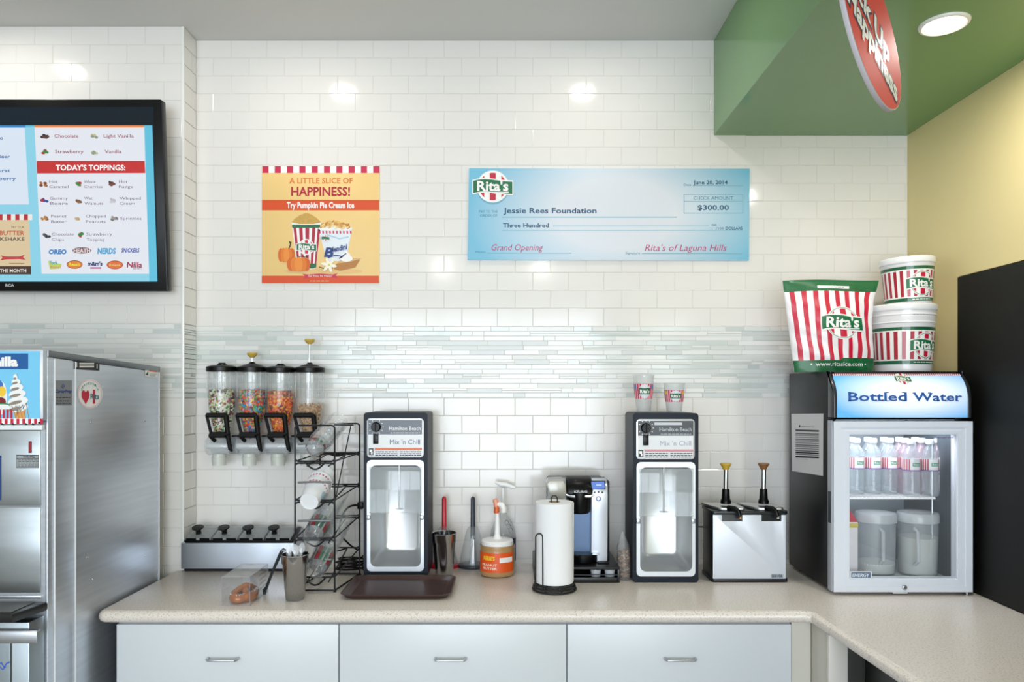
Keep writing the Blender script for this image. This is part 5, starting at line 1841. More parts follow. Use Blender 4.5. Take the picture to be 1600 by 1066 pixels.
iv = [v.co.copy() for v in ico.verts]; iff = [[v.index for v in f.verts] for f in ico.faces]; ico.free()
g = G()
for i in range(170):
    a_, z_ = rnd.uniform(0, 2 * PI), rnd.uniform(.006, .11)
    rr = rnd.uniform(.5, .82)
    g.add(iv, iff, M(rnd.choice(('B08A62', '8F6A48', 'C9A780', '9C7A58', '7A5638')), .5), Matrix.Translation((.4475 + .024 * rr * math.cos(a_), 2.945 + .032 * rr * math.sin(a_), HC + .004 + z_)) @ Matrix.Rotation(rnd.random() * 3, 4, 'X') @ Matrix.Diagonal((.006, .0045, .004, 1)))
tag(g.obj('nuts', loc=(.4475, 2.945, HC)), 'brown nuts heaped in the small clear bag', 'nuts', kind='stuff')

# ------------------------------------------------------------------ cups on the second mixer
def print_cup(px, d, pytop, pr1, pr0, label, zt):
    k = d / F
    x = (px - 800) * k
    z0 = zt + .001
    h = EZ + (611 - pytop) * k - z0
    r1, r0 = pr1 * k, pr0 * k
    t = thing('clear_cup', label, 'cup', (x, d, z0), 'printed clear cups on the second mixer')
    g = G(); g.lathe([(0, .004), (r0 * .8, .004), (r0 * .93, 0), (r0, .003), (r1, h - .003), (r1 + .002, h - .001), (r1 + .0005, h), (r1 - .0008, h - .002), (r0 - .0008, .005)], (x, d, z0), glass('EEF1F4', .16, .05), 40); g.obj('wall', t)
    p = Print(1)
    fn = lambda u, v, l: Vector((x + (r0 + (r1 - r0) * v / h + .0006 + l) * math.sin(u), d - (r0 + (r1 - r0) * v / h + .0006 + l) * math.cos(u), z0 + v))
    n = 22
    PKR = M('CE3A5E', .4); LP = M('EFC6CE', .4)
    v0, v1 = h * .36, h * .76
    p.rect(-PI, v0, PI, v1, LP, 1)
    for j in range(n):
        p.rect(-PI + j * 2 * PI / n, v0, -PI + (j + .55) * 2 * PI / n, v1, PKR, 2)
    for j in range(3):
        c_ = -2.09 + j * 2.09 - .05
        p.ell(c_, (v0 + v1) / 2, .62, h * .19, M('D8DDE4', .4), 3, 20)
        p.rect(c_ - .6, (v0 + v1) / 2 - h * .08, c_ + .6, (v0 + v1) / 2 + h * .09, GREEN_INK, 4)
        p.text("Rita's", c_ - .5, c_ + .5, (v0 + v1) / 2 - h * .045, h * .09, WHITE_INK, 5, bold=.03)
        p.rect(c_ + .75, v1 - h * .14, c_ + 1.15, v1 - h * .03, M('E8C83A', .4) if 'short' in label else M('4A86C8', .4), 4)
    p.obj('printed_band', t, fn, cuts=.2, step=.0002)


ztop = HC + .663
print_cup(1005.5, 2.975, 586, 16.5, 11, 'taller clear printed cup standing on top of the second mixer', ztop)
print_cup(1053.5, 2.975, 599, 16.5, 11.5, 'shorter clear printed cup standing on top of the second mixer', ztop)

# ------------------------------------------------------------------ twin syrup pump station
t = thing('pump_station', 'steel fronted twin syrup pump station between mixer and bottle cooler', 'dispenser', (.93, 2.97, HC))
x0, x1, y0, y1 = .782, 1.083, 2.885, 3.05
zt = EZ - 188 * 2.885 / F
def rr_(i, r=.016):
    return rrect(x0 + i, x1 - i, y0 + i, y1 - i, r, 5)
g = G(); g.prism(rr_(.004), 'z', HC + .008, zt - .012, M('101419', .3), .001); g.obj('housing', t)
g = G(); g.prism(rr_(0), 'z', HC, HC + .014, M('141A24', .35), .002); g.obj('base_rim', t)
g = G(); g.prism(rr_(0), 'z', zt - .014, zt, M('141A20', .3), .003); g.obj('top_rim', t)
FS = M('D8DEE8', .35, .12)
F0 = y0 - .001
kk = F0 / F
U = lambda px: (px - 800) * kk
V = lambda py: EZ + (611 - py) * kk
g = G()
g.prism([(U(1116), HC + .015), (U(1228), HC + .015), (U(1228), zt - .015), (U(1221), zt - .015), (U(1221), V(815)), (U(1190), V(815)), (U(1190), zt - .015), (U(1160), zt - .015), (U(1160), V(815)), (U(1128), V(815)), (U(1128), zt - .015), (U(1116), zt - .015)], 'y', F0, F0 + .006, FS, .0008)
g.obj('front_plate', t)
g = G()
g.prism([(U(1113.5), y0 + .010), (U(1114.5), y0 + .002), (U(1118), y0 - .001), (U(1118), y0 + .006)], 'z', HC + .015, zt - .015, STEEL_SOFT); g.obj('corner_strip', t)
p = Print(-1); p.rect(1204, 897.5, 1224, 903, M('AFB6C0', .4), 1); p.text('SERVER', 1205.5, 1223, 902.3, 4, M('4A5564', .4), 2, bold=.04)
p.obj('maker_plate', t, lambda u, v, l: Vector((U(u), F0 - .0002 - l, V(v))))
for cx, col, nm in ((1134, 'CFA93A', 'yellow'), (1193, '8A5F3C', 'brown')):
    dd = 2.95; k2 = dd / F
    xx = (cx - 800) * k2
    zk = lambda py: EZ + (611 - py) * k2
    g = G(); xa, xb = xx - .075 if cx < 1150 else xx - .078, xx + .062
    # lid plate, corners cut, slightly raised at the back
    pl = [(xa, 3.04), (xa + .004, 3.0), (xa + .03, 2.905), (xa + .045, 2.895), (xb - .01, 2.895), (xb, 2.905), (xb - .004, 3.04)]
    if cx > 1150:
        pl = [(min(q[0], x1 - .006), q[1]) for q in pl]
    g.prism(pl, 'z', zt + .0005, zt + .012, M('C9CBCB', .22, .9), .004); lp = g.obj('lid_plate', t)
    g = G(); g.lathe([(0, zk(787)), (8 * k2, zk(787)), (8 * k2, zk(782)), (6.5 * k2, zk(780)), (5.6 * k2, zk(764)), (0, zk(764))], (xx, dd, 0), BLACK, 24); co = g.obj('pump_collar', t)
    g = G(); g.tube([(xx, dd, zk(766)), (xx + .001, dd, zk(732))], 3.6 * k2, CHROME, 16); g.obj('pump_tube', co)
    g = G(); g.lathe([(0, zk(724)), (8.5 * k2, zk(724)), (9 * k2, zk(725.5)), (6 * k2, zk(730)), (4.4 * k2, zk(734)), (0, zk(734))], (xx, dd, 0), M(col, .4), 24); g.obj('pump_knob', co, label=nm + ' pump knob')
    g = G(); ds = 2.885
    w_ = lambda px, py, q: Vector(((px - 800) * q / F, q, EZ + (611 - py) * q / F))
    o = cx - 1134
    g.tube([w_(1138 + o, 794, 2.90), w_(1148 + o, 795, 2.875), w_(1154 + o, 799, 2.862), w_(1156.5 + o, 808, 2.86)], [.011, .010, .008, .0065], BLACK, 14)
    g.tube([w_(1156.5 + o, 806.5, 2.86), w_(1157 + o, 810.5, 2.86)], .0062, M('C9966A' if cx < 1150 else 'D9D2C2', .3, .7), 14)
    g.obj('spout', t)
t2 = thing('black_cable', 'short black cable running behind the pump station to the second mixer', 'cable', (.76, 3.06, 1.1))
g = G(); g.tube(smooth_path([P(1087, 822, 3.06), P(1094, 823.5, 3.065), P(1110, 823, 3.07)]), .0028, BLACK, 8); g.obj('cable', t2)

# ------------------------------------------------------------------ bottle cooler
FX0, FX1 = 1.177, 1.676
FD = 2.70          # door front
ZB = HC + .016
ZTOP = 1.733
t = thing('bottle_cooler', 'black countertop bottle cooler with a white framed glass door', 'cooler', ((FX0 + FX1) / 2, 2.93, HC))
YBK = 3.13
CB = M('15171A', .42, spec=.35, bump=.04, scale=120)
g = G()
yb0 = FD + .045
g.box(FX0, FX0 + .025, yb0, YBK, ZB, ZTOP - .001, CB, .002)
g.box(FX1 - .025, FX1, yb0, YBK, ZB, ZTOP - .001, CB, .002)
g.box(FX0 + .02, FX1 - .02, YBK - .025, YBK, ZB, ZTOP - .001, CB)
g.box(FX0 + .01, FX1 - .01, yb0, YBK, ZTOP - .03, ZTOP, CB, .002)
g.box(FX0 + .01, FX1 - .01, yb0, YBK, ZB, ZB + .025, CB)
g.obj('cabinet', t)
ZH = EZ - 43 * 2.72 / F          # header / door gap
IN = M('E3E7EA', .3)
g = G()
xi0, xi1, yi1 = FX0 + .0255, FX1 - .0255, YBK - .0255
zi0, zi1 = ZB + .0255, ZH - .005
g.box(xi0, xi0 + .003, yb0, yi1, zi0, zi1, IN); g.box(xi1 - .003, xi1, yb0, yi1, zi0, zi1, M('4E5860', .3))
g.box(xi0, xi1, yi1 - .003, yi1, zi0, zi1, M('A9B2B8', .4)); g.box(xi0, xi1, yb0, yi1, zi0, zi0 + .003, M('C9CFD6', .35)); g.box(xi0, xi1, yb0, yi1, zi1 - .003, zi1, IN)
g.obj('liner', t, smooth=False)
# lit header with a curved face
zs = [ZH + .004 + (ZTOP - ZH - .004) * i / 10 for i in range(11)]
def hy(z):
    s_ = (z - ZH) / (ZTOP - ZH)
    return FD - .004 + (.062 * max(0, (s_ - .42) / .58) ** 2.2)
hx0, hx1 = P(1307, 0, FD).x, FX1 + .0
pr = [(hy(z), z) for z in zs] + [(yb0 + .03, ZTOP), (yb0 + .03, ZH + .004)]
g = G(); g.prism([(q[0] + .004, q[1]) for q in pr], 'x', FX0 + .001, FX1 - .001, M('141518', .3), .001)
g.obj('header_housing', t)
hm = bpy.data.materials.new('lit_header'); hm.use_nodes = True
nt = hm.node_tree; b = nt.nodes['Principled BSDF']
tc = nt.nodes.new('ShaderNodeTexCoord'); mp = nt.nodes.new('ShaderNodeMapping')
cz = (ZTOP + ZH) / 2 - HC; mp.inputs['Location'].default_value = (-.05 * 2.6, 0, -(cz) * 9.5); mp.inputs['Scale'].default_value = (3.1, 0, 9.5)
gr = nt.nodes.new('ShaderNodeTexGradient'); gr.gradient_type = 'SPHERICAL'
r = nt.nodes.new('ShaderNodeValToRGB'); r.color_ramp.elements[0].color = rgb('62AEE6'); r.color_ramp.elements[1].color = rgb('E9F0FA'); r.color_ramp.elements[1].position = .62
nt.links.new(tc.outputs['Object'], mp.inputs[0]); nt.links.new(mp.outputs[0], gr.inputs[0]); nt.links.new(gr.outputs[1], r.inputs[0])
nt.links.new(r.outputs[0], b.inputs['Base Color']); nt.links.new(r.outputs[0], b.inputs['Emission Color']); b.inputs['Emission Strength'].default_value = .35
b.inputs['Roughness'].default_value = .3
g = G()
vs = []
for z in zs:
    vs += [(hx0, hy(z), z), (hx1 - .010, hy(z), z)]
g.add(vs, [(2 * i, 2 * i + 1, 2 * i + 3, 2 * i + 2) for i in range(10)], hm); hp_ = g.obj('header_panel', t)
p = Print(1)
hf = lambda u, v, l: Vector((u, hy(v) - l - .0006, v))
hw = hx1 - .010 - hx0
n = 62
p.rect(hx0, ZTOP - .016, hx1 - .010, ZTOP - .004, WHITE_INK, 1)
for i in range(n):
    a_ = hx0 + i * hw / n
    p.poly([(a_, ZTOP - .016), (a_ + hw / n * .5, ZTOP - .016), (a_ + hw / n * .7, ZTOP - .004), (a_ + hw / n * .2, ZTOP - .004)], M('C02A4A', .4), 2)
p.logo(P(1409, 0, FD + .03).x, ZTOP - .028, .0235, 3, small=False)
BW = M('2F5FA8', .35)
xa, xb = P(1324.5, 0, FD).x, P(1502, 0, FD).x
bz = EZ + (611 - 626.5) * FD / F
p.text('Bottled', xa, xa + (xb - xa) * .515, bz, .031, BW, 2, bold=.02)
p.text('Water', xa + (xb - xa) * .57, xb, bz, .029, BW, 2, bold=.02)
# slab serifs of the lettering
def serif(x_, z_, w_=.012):
    p.rect(x_ - w_ / 2, z_ - .0016, x_ + w_ / 2, z_ + .0016, BW, 2)
for q in (.012, .255, .305, .345, .49):
    serif(xa + (xb - xa) * q, bz)
for q in (.012, .345, .485):
    serif(xa + (xb - xa) * q, bz + .031, .010)
for q in (.580, .655, .715):
    serif(xa + (xb - xa) * q, bz + .029, .012)
for q in (.79, .86, .96):
    serif(xa + (xb - xa) * q, bz, .011)
p.obj('header_lettering', t, hf, cuts=.1, cutv=.004, step=.0006)
g = G(); g.prism([(hy(z) - .004, z) for z in zs] + [(yb0 + .0, ZTOP), (yb0, ZH + .004)], 'x', FX1 - .010, FX1 + .0015, M('3C4046', .25, .5), .0015); g.obj('header_end_cap', t); g = G()
g.prism([(hy(z) - .002, z) for z in zs] + [(yb0, ZTOP), (yb0, ZH + .004)], 'x', hx0 - .012, hx0, M('2A2D32', .3), .0015); g.obj('header_end_cap', t)
# door
DZ0, DZ1 = EZ - (925.5 - 611) * FD / F, EZ - (658.5 - 611) * FD / F
DX0, DX1 = P(1303, 0, FD).x, P(1520, 0, FD).x
GX0, GX1 = P(1328.5, 0, FD).x, P(1496, 0, FD).x
GZ0, GZ1 = EZ - (904.5 - 611) * FD / F, EZ - (679.5 - 611) * FD / F
DF = M('E3E8F2', .3)
g = G()
o_ = [(DX0, DZ0), (DX1, DZ0), (DX1, DZ1), (DX0, DZ1)]
def step_ring(e0, e1, ya, yb_):
    mix = lambda e: [(DX0 + (GX0 - DX0) * e, DZ0 + (GZ0 - DZ0) * e), (DX1 - (DX1 - GX1) * e, DZ0 + (GZ0 - DZ0) * e), (DX1 - (DX1 - GX1) * e, DZ1 - (DZ1 - GZ1) * e), (DX0 + (GX0 - DX0) * e, DZ1 - (DZ1 - GZ1) * e)]
    frame_ring(g, mix(e0), mix(e1), 'y', ya, yb_, DF)
step_ring(0, .42, FD, FD + .04); step_ring(.42, .72, FD + .003, FD + .04); step_ring(.72, .94, FD + .001, FD + .04); step_ring(.94, 1.0, FD + .005, FD + .04)
dr = g.obj('door', t, smooth=False)
g = G(); g.box(FX0 - .004, DX0 - .001, FD + .006, FD + .042, DZ0, DZ1 + .003, M('A8AEB8', .35), .003)
g.box(FX0 - .007, FX0 - .003, FD + .012, FD + .036, EZ - 150 * FD / F, EZ - 203 * FD / F + .2 * 0, BLACK) if False else None
g.obj('edge_profile', dr)
g = G(); a_, b_ = EZ - 206 * 2.72 / F, EZ - 157 * 2.72 / F
g.box(FX0 - .0052, FX0 - .0035, FD + .012, FD + .034, a_, b_, M('3A3E44', .4)); g.obj('finger_grip', dr)
g = G(); g.box(GX0, GX1, FD + .014, FD + .017, GZ0, GZ1, glass('E8EEF4', .035, .01, .75)); g.obj('glass_pane', dr, smooth=False)
g = G(); X = Matrix.Translation((P(1413.5, 0, FD).x, FD, EZ - (918.5 - 611) * FD / F)) @ Matrix.Rotation(PI / 2, 4, 'X')
g.lathe([(0, .004), (.006, .004), (.0085, .003), (.0095, 0)], (0, 0, 0), M('A9ADB2', .3, .9), 24, X); g.box(-.004, .004, -.0012, .0012, .004, .0046, BLACK, X=X); g.obj('lock', dr)
p = Print(-1)
p.rect(1328.5, 893, 1362, 904, WHITE_INK, 1); p.rect(1330, 894.3, 1360.5, 902.8, M('5C7390', .4), 2); p.text('ENERGY', 1331.5, 1359, 901.5, 5, M('DDE6EE', .4), 3, bold=.03, shear=.2)
p.obj('energy_sticker', dr, lambda u, v, l: P(u, v, FD + .0135 - l)); p = Print(-1)
p.text('everest', 1464, 1490, 685, 2.8, M('8A6A90', .4), 2, bold=.02)
p.obj('maker_sticker', dr, lambda u, v, l: P(u, v, FD + .0135 - l))
g = G()
q = P(1508, 930, FD + .015)
g.box(q.x - .02, q.x + .012, FD + .004, FD + .04, ZB - .006, DZ0 - .0005, M('8A8E92', .3, .8), .001)
g.lathe([(0, 0), (.006, 0), (.006, .016), (0, .016)], (q.x + .004, FD + .012, HC), M('B9BCC0', .3, .9), 14)
g.obj('hinge', t)
for xx in (FX0 + .04, FX1 - .05):
    for yy in (FD + .08, YBK - .05):
        g = G(); g.lathe([(0, 0), (.016, 0), (.018, .016), (0, .016)], (xx, yy, HC), BLACK, 16); g.obj('foot', t)
g = G(); g.box(P(1396, 0, FD).x, P(1419, 0, FD).x, FD + .002, FD + .01, DZ0 - .006, DZ0 - .0015, WHITE, .001); g.obj('drip_lip', t)
# led strip and shelf
g = G(); lx = P(1490, 0, FD + .05).x
g.box(lx - .006, lx + .004, FD + .044, FD + .054, GZ0 + .01, GZ1 - .01, M('70777E', .3, .6)); ls = g.obj('led_strip', t)
for i in range(17):
    z_ = GZ0 + .03 + i * (GZ1 - GZ0 - .06) / 16
    g = G(); g.box(lx - .003, lx + .001, FD + .0425, FD + .044, z_ - .004, z_ + .004, M('FFFFFF', .3, emit=2)); g.obj('led', ls, smooth=False)
ZSH = EZ - (776.5 - 611) * 2.77 / F
g = G()
yS = FD + .06
for i in range(26):
    xx = xi0 + .008 + i * (xi1 - xi0 - .075) / 25
    g.tube([(xx, yS, ZSH - .002), (xx, yi1 - .005, ZSH - .002)], .0017, WHITE, 6)
xe = xi0 + .008 + (xi1 - xi0 - .075)
g.tube([(xi0 + .003, yS, ZSH - .005), (xe, yS, ZSH - .005)], .0035, WHITE, 8)
g.tube([(xi0 + .003, yi1 - .006, ZSH - .005), (xe, yi1 - .006, ZSH - .005)], .003, WHITE, 8)
g.tube([(xe, yS, ZSH - .005), (xe, yi1 - .006, ZSH - .005)], .003, WHITE, 8)
g.tube([(xe + .012, FD + .1, GZ0 + .03), (xe + .012, FD + .1, GZ1 - .03)], .003, M('C9CED2', .3, .5), 8)
g.obj('wire_shelf', t)
area('cooler_top_light', ((xi0 + xi1) / 2, FD + .12, zi1 - .006), (0, 0, 0), .36, .1, 1.5, (.88, .93, 1.0))

# header sheet on the side
t = thing('paper_notice', 'white printed sheet taped to the black left side of the cooler', 'paper', P(1262, 695, 2.95))
xpl = xplane(FX0 - .0008, -1)
p = Print(-1)
def pn(u, v, l):
    return xpl(u, v, l)
PW = M('D9D9DC', .6)
p.poly([(1236.5, 647), (1286.5, 646.5), (1286, 744), (1237.5, 736)], PW, 1)
o = p.obj('sheet', t, lambda u, v, l: xpl(u, v, l))
p = Print(-1)
def ln(y, h_, u0=1243, u1=1279.5, m=INK):
    yy = lambda u: y + (u - 1243) * .035
    p.poly([(u0, yy(u0)), (u1, yy(u1)), (u1, yy(u1) + h_), (u0, yy(u0) + h_)], m, 2)
p.ell(1249.5, 666, 1.3, 2, INK, 2, 10); ln(666, .9, 1252, 1273, M('77777A', .5))
ln(671, 2.8)
for i in range(13):
    ln(676.5 + i * 3.0, 1.2 if i % 3 else 1.9, m=M('55565A', .5))
ln(706.5, 1.8); ln(713, 2.2); ln(717, .7, 1243, 1262, M('88888A', .5))
p.obj('printed_lines', t, lambda u, v, l: xpl(u, v, l))

# bottles and jugs inside
def bottle(x, y, z, pink):
    t = thing('water_bottle', '', 'bottle', (x, y, z))
    h = .214; r = .0305
    prof = [(0, .004), (r * .6, .002), (r * .9, 0), (r * .98, .006)]
    for i in range(6):
        zz = .014 + i * .014
        prof += [(r, zz), (r * .95, zz + .006)]
    prof += [(r, .10), (r, .142), (r * .98, .148), (r * .85, .164), (r * .5, .183), (r * .38, .190), (r * .38, .200)]
    g = G(); g.lathe(prof, (x, y, z), glass('D3B6C6' if pink else 'DCE8EE', .30 if pink else .20, .04), 28); g.obj('body', t)
    g = G(); g.lathe([(r * .46, .196), (r * .48, .198), (r * .48, .212), (r * .44, .214), (0, .214)], (x, y, z), M('E9EEF4', .35), 20); g.obj('cap', t)
    p = Print(1)
    fn = lambda u, v, l: Vector((x + (r + .0008 + l) * math.sin(u), y - (r + .0008 + l) * math.cos(u), z + v))
    p.rect(-PI, .096, PI, .140, M('EFEDEF', .4), 1); p.rect(-PI, .096, PI, .100, M('7A5AA0', .4), 2)
    for j in range(24):
        if abs(-PI + (j + .5) * PI / 12 - .1) > .5:
            p.rect(-PI + j * PI / 12, .100, -PI + (j + .5) * PI / 12, .140, M('C2304E', .4), 2)
    p.ell(.1, .120, .46, .015, M('F2F2F2', .4), 3, 20); p.rect(-.36, .114, .56, .127, M('3E9A72', .4), 4)
    p.text("Rita's", -.26, .46, .117, .008, WHITE_INK, 5, bold=.02)
    p.obj('label', t, fn, cuts=.25, step=.0002)
    return t


bc = None
bp = None
spots = []
for j, y in enumerate((2.800, 2.868, 2.936)):
    for px in ((1424, 1453) if j == 0 else (1338, 1364, 1390, 1414, 1440, 1466)):
        x = (px + (4 if j == 2 else 0) - 800) * (2.80 + (0 if j == 0 else .068)) / F + (0 if j < 2 else .002)
        spots.append((x, y, j > 0 and px > 1400))
ords = {0: 'front', 1: 'middle', 2: 'rear'}
for n_, (x, y, pk) in enumerate(spots):
    lb = ('pink tinted' if pk else 'clear') + ' water bottle in the ' + ('front' if y < 2.82 else 'middle' if y < 2.9 else 'rear') + ' row on the upper cooler shelf'
    src = bp if pk else bc
    if src is None:
        o = bottle(x, y, ZSH, pk)
        if pk: bp = o
        else: bc = o
    else:
        o = copy_tree(src, loc=(x, y, ZSH))
    o['label'] = lb
    o['group'] = lb + 's'

zfl = zi0 + .0035
def pitcher(px, d, prx, fillpy, label):
    k = d / F; x = (px - 800) * k; r = prx * k
    t = thing('pitcher', label, 'pitcher', (x, d, zfl), 'clear pitchers on the cooler floor')
    h = EZ + (611 - 806) * k - zfl
    g = G(); g.lathe([(0, .002), (r * .9, .002), (r * .93, .006), (r * 1.0, h), (r * .985, h), (r * .91, .008), (0, .006)], (x, d, zfl), glass('DDE4EA', .2, .04), 40); g.obj('jug', t)
    g = G(); g.lathe([(r * .99, h - .022), (r * 1.03, h - .020), (r * 1.03, h + .004), (r * .98, h + .014), (r * .6, h + .019), (0, h + .020)], (x, d, zfl), glass('E9EEF2', .55, .15), 40); g.obj('lid', t)
    zf = EZ + (611 - fillpy) * k - zfl
    kx = x + (-.045 if 'full' in label else -.012)
    g = G(); g.tube([(kx, d - r * .85, zfl + h - .04), (kx - .006, d - r - .022, zfl + h - .045), (kx - .006, d - r - .024, zfl + .07), (kx, d - r * .85, zfl + .05)], .007, glass('E4EAF0', .35, .04), 10); g.obj('handle', t)
    m_ = G(); m_.lathe([(0, .0075), (r * .895, .0085), (r * (.91 + .07 * zf / h), zf), (0, zf)], (x, d, zfl), M('EFEDE2', .4), 36)
    tag(m_.obj('milk', loc=(x, d, zfl)), 'white cream mix in the ' + ('fuller' if 'full' in label else 'nearly empty') + ' pitcher in the cooler', 'milk', kind='stuff')


pitcher(1434, 2.84, 29.5, 838, 'nearly full clear pitcher of white cream on the cooler floor')
pitcher(1368, 2.86, 29.5, 877, 'clear pitcher holding a little white cream on the cooler floor, left one')
t = thing('milk_carton', 'white and yellow carton with a red cap at the left of the cooler floor', 'carton', (P(1330, 0, 2.80).x, 2.80, zfl))
xx = P(1327, 0, 2.79).x
g = G(); g.box(xx - .03, xx + .026, 2.775, 2.83, zfl, EZ - (816 - 611) * 2.78 / F, M('EDE8EC', .4), .002)
g.obj('carton_body', t)
g = G(); z1 = EZ - (816 - 611) * 2.78 / F; g.box(xx - .031, xx + .0265, 2.7743, 2.831, z1 - .02, z1 - .004, M('D9C65A', .4)); g.obj('yellow_band', t, smooth=False)
g = G(); g.prism([(xx - .03, z1), (xx + .026, z1), (xx - .002, z1 + .045)], 'y', 2.777, 2.828, M('C8384A', .4), .001); g.obj('gable_top', t, label='red gable top')
# tinted drinks behind on the upper shelf at the right
t = thing('pink_drink_jug', 'pink drink jug at the back right of the upper cooler shelf', 'jug', (1.60, 3.02, ZSH))
g = G(); g.box(1.545, 1.612, 2.99, 3.07, ZSH, ZSH + .16, M('C77A8C', .35), .02); g.obj('body', t)
g = G(); g.lathe([(0, .16), (.018, .16), (.018, .175), (0, .175)], (1.578, 3.03, ZSH), WHITE, 18); g.obj('cap', t)

# ------------------------------------------------------------------ striped bag on the cooler
def shopping_bag():
    db = 2.90
    k = db / F
    t = thing('striped_bag', 'red and white striped bag with green ends on top of the cooler', 'bag', (P(1300, 0, db).x, db, ZTOP))
    NU, NV = 76, 40
    ztop, zbot = EZ + (611 - 439) * k, ZTOP + .001
    def base(u, v):
        """front surface, u across 0..1, v up 0..1; thickness returned separately"""
        # side outlines in photograph pixels
        L = 1241 + (1222.5 - 1241) * v
        R = 1363.5 + (1372.5 - 1363.5) * max(0, (v - .78) / .22) ** 1.2 + 1.5 * math.sin(v * 9)
        px = L + (R - L) * (u + .05 * math.sin(v * 7 + u * 6) * u * (1 - u))
        zt = ztop + .003 * math.sin(u * 5) + .004 * u
        zb_ = zbot + (0.0 if v > 0 else 0)
        z = zb_ + (zt - zb_) * v
        th = .045 * (math.sin(PI * min(1, max(0, u))) ** .6) * (min(1, (1 - v) * 2.4) ** .8) * (0.75 + .25 * min(1, v * 6))
        th += .0035 * math.sin(u * 30 + v * 5) * min(1, (1 - v) * 4) * u + .002 * math.sin(v * 26 + u * 9)
        x = (px - 800) * k
        return x, z, th
    g = G()
    RD_, GN_, WH_ = M('C8183A', .42, coat=.15), M('0F6436', .42, coat=.15), M('F1EFF1', .42, coat=.15)
    def surf(sgn):
        vs, fs, ms = [], [], []
        for j in range(NV + 1):
            for i in range(NU + 1):
                x, z, th = base(i / NU, j / NV)
                vs.append((x, db - sgn * max(th, .0008), z))
        for j in range(NV):
            for i in range(NU):
                v = (j + .5) / NV
                u = (i + .5) / NU
                if v < .135 - .015 * math.sin(u * 6) or v > .865:
                    m = GN_
                else:
                    m = RD_ if (i + 5) % 9 < 4 and i > 2 else WH_
                a = j * (NU + 1) + i
                fs.append((a, a + 1, a + NU + 2, a + NU + 1))
                ms.append(m)
        return vs, fs, ms
    for sgn in (1, -1):
        vs, fs, ms = surf(sgn)
        o = len(g.v)
        g.v += vs
        for f, m in zip(fs, ms):
            g.f.append(tuple(q + o for q in f)); g.m.append(g.mi(m))
    # close the rim
    o2 = (NU + 1) * (NV + 1)
    for j in range(NV):
        for i in (0, NU):
            a = j * (NU + 1) + i
            g.f.append((a, a + NU + 1, o2 + a + NU + 1, o2 + a)); g.m.append(g.mi(WH_))
    for i in range(NU):
        for j in (0, NV):
            a = j * (NU + 1) + i
            g.f.append((a, a + 1, o2 + a + 1, o2 + a)); g.m.append(g.mi(GN_))
    g.obj('sack', t, angle=80)
    p = Print(1)
    # u in metres-like units scaled to bag pixels: width 140, height 143
    Wp, Hp = 130., 143.
    def fn(u, v, l):
        x, z, th = base(u / Wp, v / Hp)
        return Vector((x, db - th - .0012 - l, z))
    p.logo(77, 75.5, 25.5, 1, ring=M('6F8F86', .4))
    p.obj('printed_logo', t, fn, cuts=3, cutv=4); p = Print(1)
    p.text('www.ritasice.com', 30, 108, 9, 6.5, WHITE_INK, 1, bold=.01); p.ell(24, 12, 1.2, 1.2, WHITE_INK, 1, 10); p.ell(112, 12, 1.2, 1.2, WHITE_INK, 1, 10)
    p.obj('printed_address', t, fn, cuts=3, cutv=4); p = Print(1)
    p.rect(44, 129, 91, 133.5, WHITE_INK, 1); p.greek(58, 84, 130.6, 1.2, M('9A9A9A', .4), 2, 5)
    p.obj('white_tag', t, fn, cuts=3, cutv=4)


shopping_bag()

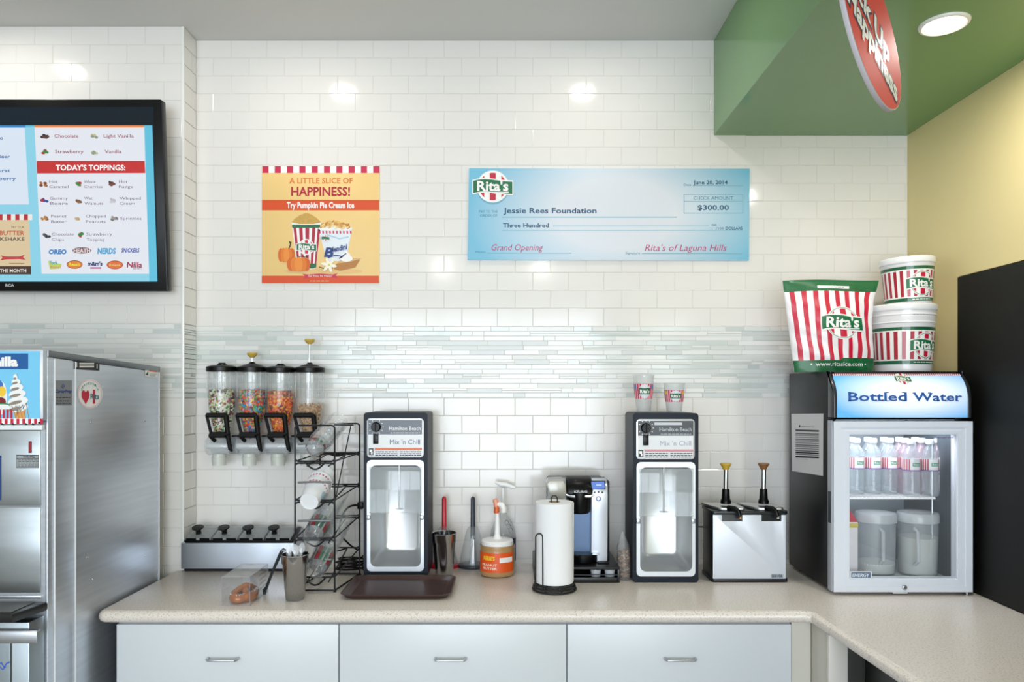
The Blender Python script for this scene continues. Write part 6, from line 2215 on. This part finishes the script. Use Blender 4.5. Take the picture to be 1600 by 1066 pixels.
def bucket(px, d, z0, pr1, pr0, h, label, tilt, lower):
    k = d / F
    x = (px - 800) * k
    r1, r0 = pr1 * k, pr0 * k
    t = thing('ice_bucket', label, 'bucket', (x, d, z0), 'striped tubs on the cooler')
    X = Matrix.Translation((x, d, z0)) @ Matrix.Rotation(tilt, 4, 'Y')
    if tilt:
        X = X @ Matrix.Translation((0, 0, abs(r0 * math.sin(tilt))))
    R = lambda v: r0 + (r1 - r0) * v / h
    PL = M('E9E8EA', .3, coat=.4)
    v = h - (.036 * h / .26 if not lower else .02)
    vg1 = (h - .088) if lower else h - .036
    g = G(); g.lathe([(0, .003), (r0 * .93, .002), (r0 * .97, 0), (r0, .003), (R(vg1), vg1), (R(vg1) + .001, vg1 + .002), (R(h - .02) + .001, h - .022)], (0, 0, 0), PL, 56, X)
    if lower:
        for zz in (h - .075, h - .045):
            g.lathe([(R(zz) + .001, zz), (R(zz) + .0035, zz + .002), (R(zz) + .0035, zz + .005), (R(zz) + .001, zz + .007)], (0, 0, 0), PL, 56, X)
    g.obj('tub', t)
    g = G(); g.lathe([(r1 * .99, h - .024), (r1 + .003, h - .024), (r1 + .005, h - .020), (r1 + .0045, h - .004), (r1 + .001, h), (r1 * .93, h), (r1 * .91, h - .006), (0, h - .006)], (0, 0, 0), M('F2F2F2', .32, coat=.3), 56, X); g.obj('lid', t)
    p = Print(1)
    fn = lambda u, vv, l: X @ Vector(((R(vv) + .0009 + l) * math.sin(u), -(R(vv) + .0009 + l) * math.cos(u), vv))
    GN = M('0E5A34', .35, coat=.3); RDD = M('A81A30', .35, coat=.3)
    top = vg1 - .003
    gb = .030 if lower else .008
    p.rect(-PI, top - .012, PI, top, GN, 2)
    p.rect(-PI, gb, PI, gb + .013, GN, 2)
    p.rect(-PI, gb + .013, PI, top - .012, M('F0EEEC', .35), 1)
    n = 24
    for j in range(n):
        a_ = -PI + j * 2 * PI / n
        p.rect(a_, gb + .018, a_ + PI / n, top - .017, RDD, 2)
    mid = (gb + top) / 2
    lr = (top - gb) * .36
    # logo squeezed into angle units
    q = Print(1)
    q.logo(0, 0, 1.0, 3, ring=M('3E7A5A', .4))
    c_ = .32 if lower else .12
    Rm = R(mid)
    for vs, fs, m, l in q.items:
        p.items.append(([(c_ + a * lr / Rm, mid + b * lr) for a, b in vs], fs, m, l))
    p.greek(c_ - .45, c_ + .45, gb + .005, .003, WHITE_INK, 3, 6)
    if lower:
        p.rect(-.55, h - .05, .95, h - .036, M('F6F6F6', .35), 2); p.greek(-.2, .9, h - .046, .005, M('8A8A90', .4), 3, 9)
    p.obj('printed_wrap', t, fn, cuts=.13, step=.0003)
    return t


hb = EZ + (611 - 479) * 2.93 / F - ZTOP
bucket(1411, 2.93, ZTOP + .001, 46, 39.5, hb, 'larger striped tub with a clear grey rim, under the small tub', 0, True)
bucket(1419.5, 2.93, ZTOP + hb + .002, 38, 32.5, .182, 'smaller striped tub stacked on the larger tub', -.035, False)
